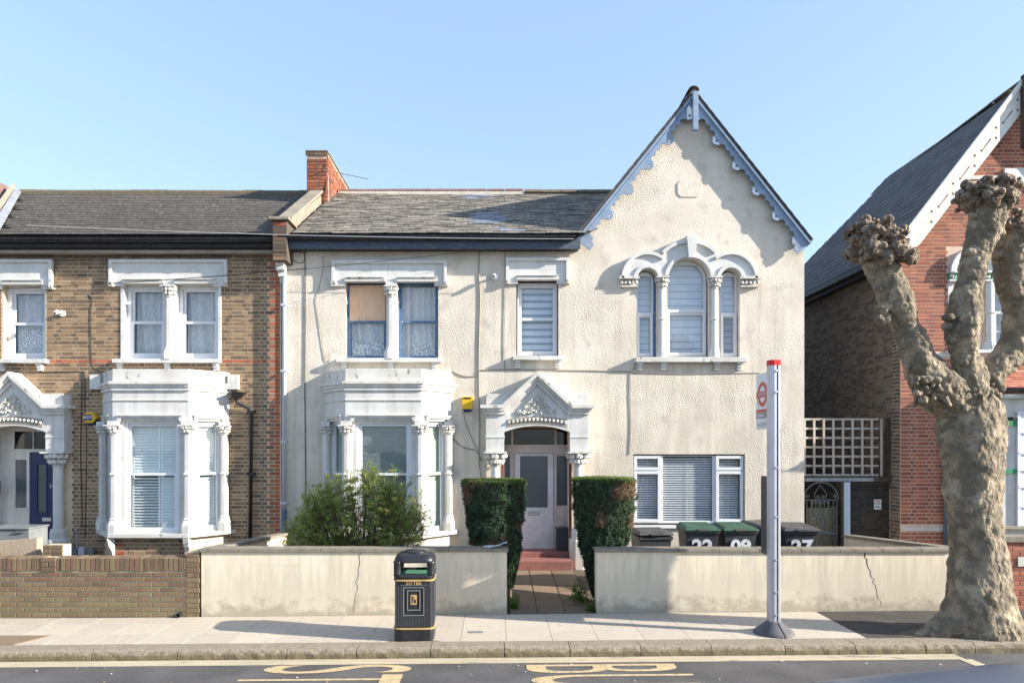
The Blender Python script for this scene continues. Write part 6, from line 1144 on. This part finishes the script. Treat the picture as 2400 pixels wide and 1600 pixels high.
def weed(x, y, z, r, n, label):
    Wd = thing('weed_clump', label, 'weed', (x, y, z)); rw = random.Random(int(x * 100)); leaf_cloud('leaves', 'weed', Wd, n, lambda: ((x + rw.gauss(0, r * .5), y + rw.gauss(0, r * .4), z + abs(rw.gauss(0, r))), (rw.gauss(0, .6), rw.gauss(0, .6) - .3, 1)), .085, .22, 7, rw)
weed(1.28, 10.75, .08, .13, 60, 'leafy green weeds at the foot of the right-hand conifer'); weed(.26, 10.5, .04, .09, 28, 'small green weeds at the gate edge below the left-hand conifer'); weed(1.42, 10.36, .02, .05, 18, 'mossy tuft beside the right wall end at the path')
mb = MB(); rw = random.Random(2)
for i in range(60): X = rw.choice([rw.gauss(-1.35, .07), rw.gauss(-.86, .04)]); Y = 8.84 + rw.uniform(-.01, .03); mb.add([(X, Y, gz(X)), (X + .02, Y - .005, gz(X) + .012), (X + .03, Y + .01, gz(X) + .006)], [(0, 1, 2)])
mb.build('moss_tufts', 'weed', kind='stuff', fix=False)

# ---------------------------------------------------------------- cameras, alarms, cables, wires
def seccam(v, y, Y, label):
    X, z_ = px(v, Y), pz(y, Y); C_ = thing('security_camera', label, 'camera', (X, Y, z_), group='white wall cameras'); mb = MB(); mb.lathe(0, 0, [(.065, 0), (.065, .03), (.05, .04)], 16, Matrix.Translation((X, Y, z_)) @ Matrix.Rotation(math.pi / 2, 4, 'X')); mb.build('base', 'upvc', C_)
    MB().tube([(X, Y - .03, z_), (X - .01, Y - .09, z_ + .03)], .02, 8).build('arm', 'upvc', C_); mb = MB(); mb.lathe(0, 0, [(.035, 0), (.04, .02), (.04, .10), (.03, .11)], 12, Matrix.Translation((X - .03, Y - .10, z_ + .02)) @ Matrix.Rotation(math.radians(115), 4, 'X') @ Matrix.Rotation(.3, 4, 'Z')); mb.build('housing', 'upvc', C_)
    MB().blob(X - .03, Y - .205, z_ - .025, .02, .012, .02).build('lens', 'dark', C_)
seccam(1161, 650, F, 'white camera on the cream wall between the paired and single upper windows'); seccam(147, 735, FL, 'white camera on brown brickwork left of the paired sash window')
AL = thing('alarm_box', 'yellow hexagonal ADT alarm box on brown brickwork beside the white porch', 'alarm box', (lx(210), FL, lz(978))); Ya = FL - .12; ax, az2, ra = px(209, Ya), pz(978, Ya), .135
hexp = [(ax + ra * math.cos(math.radians(60 * i)) * 1.03, az2 + ra * math.sin(math.radians(60 * i)) * .93) for i in range(6)]
MB().plate(hexp, Ya, FL - .01).build('cover', 'alarmy', AL, bevel=.006); MB().plate([(a * 1 + .01, b - .045) for a, b in [(ax + (p[0] - ax) * .8, az2 + (p[1] - az2) * .9) for p in hexp]], Ya + .03, FL - .005).build('base', 'alarmb', AL)
MB().box(ax - .10, ax + .06, Ya - .004, Ya - .001, az2 - .055, az2 + .055).build('badge', 'alarmb', AL); text('lettering', 'ADT', .085, 'signwhite', AL, Matrix.Translation((ax - .02, Ya - .006, az2)), .002, sx=1.05, bold=.002)
AY = thing('alarm_box', 'yellow rectangular alarm box with navy underside on the cream wall', 'alarm box', (fx(1097), F, fz(946))); MB().plate([(fx(1084), fz(959)), (fx(1107), fz(959)), (fx(1109), fz(930)), (fx(1083), fz(930))], F - .09, F - .002).build('cover', 'alarmy', AY, bevel=.008); MB().plate([(fx(1086), fz(960)), (fx(1106), fz(960)), (fx(1104), fz(965)), (fx(1088), fz(965))], F - .08, F - .002).build('base', 'alarmb', AY); MB().box(fx(1087), fx(1104), F - .098, F - .091, fz(935), fz(932)).build('vent_slot', 'dark', AY)
def cable(pts, Y, label, r=.007, m='cablel', name='wall_cable', off=.012):
    C_ = MB().tube([(px(a, Y), Y - off, pz(b, Y)) for a, b in smooth_path(pts, 4)], r, 5).build(name, m, None, smooth=True); return tag(C_, label, 'cable')
cable([(715, 583), (716, 700), (715, 900), (716, 1000), (717, 1150), (716, 1240)], F, 'black cable running full height down the cream wall left of the bay', .008, 'cable')
cable([(758, 600), (756, 640), (742, 700), (744, 720), (762, 840), (775, 842)], F, 'thin wavy cable from the eaves to the sill of the boarded window', .005)
cable([(1124, 583), (1122, 640), (1125, 700), (1122, 840), (1124, 1000), (1123, 1080), (1128, 1120)], F, 'long vertical cable on the cream wall left of the porch', .011)
cable([(1184, 583), (1184, 700), (1182, 790), (1183, 866)], F, 'vertical cable touching the left edge of the single upper window', .007)
cable([(1060, 870), (1090, 882), (1122, 879), (1124, 868), (1200, 866), (1330, 868), (1400, 869), (1478, 871)], F, 'horizontal cable across the cream wall above the porch', .010)
cable([(1478, 871), (1477, 920), (1479, 1000), (1476, 1065)], F, 'cable dropping to the left corner of the wide lower window', .008)
cable([(1478, 871), (1487, 862), (1488, 840)], F, 'short cable hooking up to the arched window sill', .008)
cable([(1478, 874), (1600, 876), (1700, 875), (1785, 873)], F, 'thin horizontal cable below the arched window sill', .006)
cable([(1050, 1010), (1080, 1045), (1115, 1055), (1128, 1080)], F, 'drooping black cable between the bay and the porch column', .006, 'cable')
cable([(1086, 966), (1095, 1000), (1112, 1040), (1124, 1058)], F, 'thin cable hanging from the yellow alarm box', .004, 'cable')
cable([(668, 600), (700, 590), (716, 600), (708, 616), (690, 612), (684, 595), (702, 584), (718, 592)], F, 'loop of spare cable under the eaves beside the downpipe', .005, 'cable')
cable([(205, 693), (216, 700), (213, 740), (214, 800), (216, 850), (228, 868), (245, 870)], FL, 'black cable down the brown brickwork to the white bay roof', .006, 'cable')
cable([(90, 873), (150, 871), (192, 871), (199, 880), (200, 960), (204, 1040), (200, 1260)], FL, 'black cable across and down the brickwork past the hexagonal alarm', .007, 'cable')
cable([(193, 872), (192, 960), (190, 1060), (193, 1200), (192, 1235)], FL, 'second black cable close to the porch on the brown brickwork', .008, 'cable')
cable([(175, 1240), (180, 1245), (181, 1306)], FL, 'thin white pipe curving up beside the porch pedestal', .01, 'pipew', 'thin_pipe')
HP = thing('rainwater_hopper', 'black hopper and cranked downpipe at the right end of the white bay', 'drainpipe', (lx(565), FL, lz(930))); X_ = px(559, FL - .2)
MB().add([(px(545, FL - .25), FL - .3, lz(918)), (px(581, FL - .1), FL - .3, lz(923)), (px(581, FL), FL - .02, lz(920)), (px(545, FL), FL - .02, lz(918)), (px(552, FL), FL - .2, lz(934)), (px(566, FL), FL - .2, lz(936)), (px(566, FL), FL - .06, lz(936)), (px(552, FL), FL - .06, lz(934))], [(0, 1, 2, 3), (0, 1, 5, 4), (1, 2, 6, 5), (2, 3, 7, 6), (3, 0, 4, 7), (4, 5, 6, 7)]).build('hopper', 'gutter', HP)
MB().tube([(lx(559), FL - .12, lz(934)), (lx(561), FL - .12, lz(944)), (lx(588), FL - .07, lz(958)), (lx(592), FL - .07, lz(972)), (lx(589), FL - .07, lz(1272))], .036, 10).build('pipe', 'gutter', HP, smooth=True)
for y in (965, 1110): MB().box(lx(583), lx(600), FL - .11, FL, lz(y + 3), lz(y - 3)).build('pipe_clip', 'gutter', HP)
def wire(p0, p1, sag, label, r=.006, m='cable'):
    p0, p1 = Vector(p0), Vector(p1); C_ = MB().tube([p0.lerp(p1, i / 14) - Vector((0, 0, sag * 4 * (i / 14) * (1 - i / 14))) for i in range(15)], r, 4).build('overhead_wire', m, None); return tag(C_, label, 'wire')
wire((px(62, 13.0), 13.0, pz(528, 13.0)), (px(1345, 13.0), 13.0, pz(560, 13.0)), .06, 'pale overhead wire crossing just above both gutters', .007, 'wirew')
wire((px(-40, 12.6), 12.6, pz(680, 12.6)), (px(1130, 13.3), 13.3, pz(585, 13.3)), .10, 'dark overhead wire sloping across the upper windows', .0045)
wire((px(-40, 12.4), 12.4, pz(676, 12.4)), (px(720, 13.5), 13.5, pz(628, 13.5)), .05, 'lower dark wire passing the brick house upper windows', .004)
wire((px(1350, 13.3), 13.3, pz(556, 13.3)), (px(1240, 13.4), 13.4, pz(592, 13.4)), -.12, 'short drooping wire from the gable foot', .005)
NP = thing('folded_newspaper', 'crumpled newspaper lying on the coping at the gate end', 'newspaper', (px(1165, 10.3), 10.33, .995)); mb = MB(); rr = random.Random(6); V = []
for i in range(7):
    for j in range(4): V.append((px(1132, 10.3) + i * .06, 10.24 + j * .055, .998 + max(0, (i - 3)) * .022 + rr.uniform(0, .018)))
mb.add(V, [(i * 4 + j, i * 4 + j + 1, i * 4 + j + 5, i * 4 + j + 4) for i in range(6) for j in range(3)]); mb.build('sheet', 'paper', NP, fix=False)
GBn = thing('small_green_box', 'dark green recycling box standing beside the white front door', 'box', (px(1317, 13.6), 13.6, .3)); Yg = 13.62; MB().box(px(1305, Yg), px(1333, Yg), Yg, Yg + .25, pz(1291, Yg), pz(1240, Yg)).build('body', 'casedark', GBn, bevel=.01); MB().box(px(1304, Yg), px(1334, Yg), Yg - .02, Yg + .27, pz(1241, Yg), pz(1237, Yg)).build('lid', 'casedark', GBn, bevel=.006)
FLd = thing('floodlight', 'small black floodlight on the white bay beside the tree', 'lamp', (px(2371, 12.8), 12.8, pz(981, 12.8))); MB().box(px(2366, 12.8), px(2379, 12.8), 12.72, 12.9, pz(985, 12.8), pz(977, 12.8)).build('housing', 'gutter', FLd, bevel=.01); MB().box(px(2361, 12.9), px(2367, 12.9), 12.86, 12.94, pz(981, 12.9), pz(978, 12.9)).build('arm', 'gutter', FLd)

# ---------------------------------------------------------------- parked car at the near kerb
CR = thing('parked_car', 'dark glossy car roof at the bottom right, nearest the viewer', 'car', (2.9, 3.12, -.1))
cz0 = -.1
def loft(st, n=20, sq=3.2):
    V = []
    for x_, hw_, z0, z1 in st:
        for k in range(n):
            th = 2 * math.pi * (k + .5) / n; c, q = math.cos(th), math.sin(th); e = 1 / (abs(c) ** sq + abs(q) ** sq) ** (1 / sq); V.append((x_, 3.12 + hw_ * c * e, (z0 + z1) / 2 + (z1 - z0) / 2 * q * e))
    m = len(st); return V, [(i * n + k, i * n + (k + 1) % n, (i + 1) * n + (k + 1) % n, (i + 1) * n + k) for i in range(m - 1) for k in range(n)] + [tuple(range(n))[::-1], tuple(range((m - 1) * n, m * n))]
mb = MB(); mb.add(*loft([(-.30, .55, .32, .62), (-.22, .70, .22, .72), (.1, .82, .18, .80), (.9, .87, .18, .90), (1.6, .88, .18, .93), (3.2, .88, .18, .95), (4.2, .87, .2, .96), (4.75, .80, .25, .92), (4.9, .66, .32, .80)])); mb.build('body', 'carpaint', CR, smooth=True)
mb = MB(); mb.add(*loft([(.95, .62, .7, .88), (1.35, .70, .7, 1.10), (1.75, .66, .7, 1.235), (2.2, .66, .7, 1.29), (3.0, .66, .7, 1.325), (3.8, .65, .7, 1.30), (4.3, .64, .7, 1.18), (4.7, .60, .7, .95)], sq=4)); mb.build('glasshouse', 'glassd', CR, smooth=True)
V = []; Fs = []; nx_, ny_ = 24, 14
for i in range(nx_ + 1):
    t = i / nx_; x_ = 1.72 + 2.5 * t; zc = 1.232 + .118 * math.sin(min(1, t * 1.55 + .02) * math.pi / 2) - .06 * max(0, t - .65)
    for j in range(ny_ + 1): s_ = (j / ny_ - .5) * 2; V.append((x_, 3.12 + s_ * .60, zc + .045 - .055 * abs(s_) ** 3.2 - .01 * s_ * s_))
Fs = [(i * (ny_ + 1) + j, i * (ny_ + 1) + j + 1, (i + 1) * (ny_ + 1) + j + 1, (i + 1) * (ny_ + 1) + j) for i in range(nx_) for j in range(ny_)]
mb = MB(); mb.add(V, Fs); rf = mb.build('roof', 'carpaint', CR, smooth=True, fix=False); so = rf.modifiers.new('s', 'SOLIDIFY'); so.thickness = .02
for X_ in (.55, 4.05):
    for s_ in (-1, 1): mb = MB(); mb.lathe(0, 0, [(.31, -.09), (.325, -.06), (.325, .06), (.31, .09)], 24, Matrix.Translation((X_, 3.12 + s_ * .78, cz0 + .32)) @ Matrix.Rotation(math.pi / 2, 4, 'X')); Wh = mb.build('wheel', 'tyre', CR); mb = MB(); mb.lathe(0, 0, [(.2, -.1), (.2, .1)], 16, Matrix.Translation((X_, 3.12 + s_ * .785, cz0 + .32)) @ Matrix.Rotation(math.pi / 2, 4, 'X')); mb.build('rim', 'chrome', Wh)
for s_ in (-1, 1): MB().blob(-.2, 3.12 + s_ * .58, .62, .08, .14, .07).build('headlight', 'lamp', CR); MB().blob(1.25, 3.12 + s_ * .93, .98, .06, .10, .07).build('wing_mirror', 'carpaint', CR)
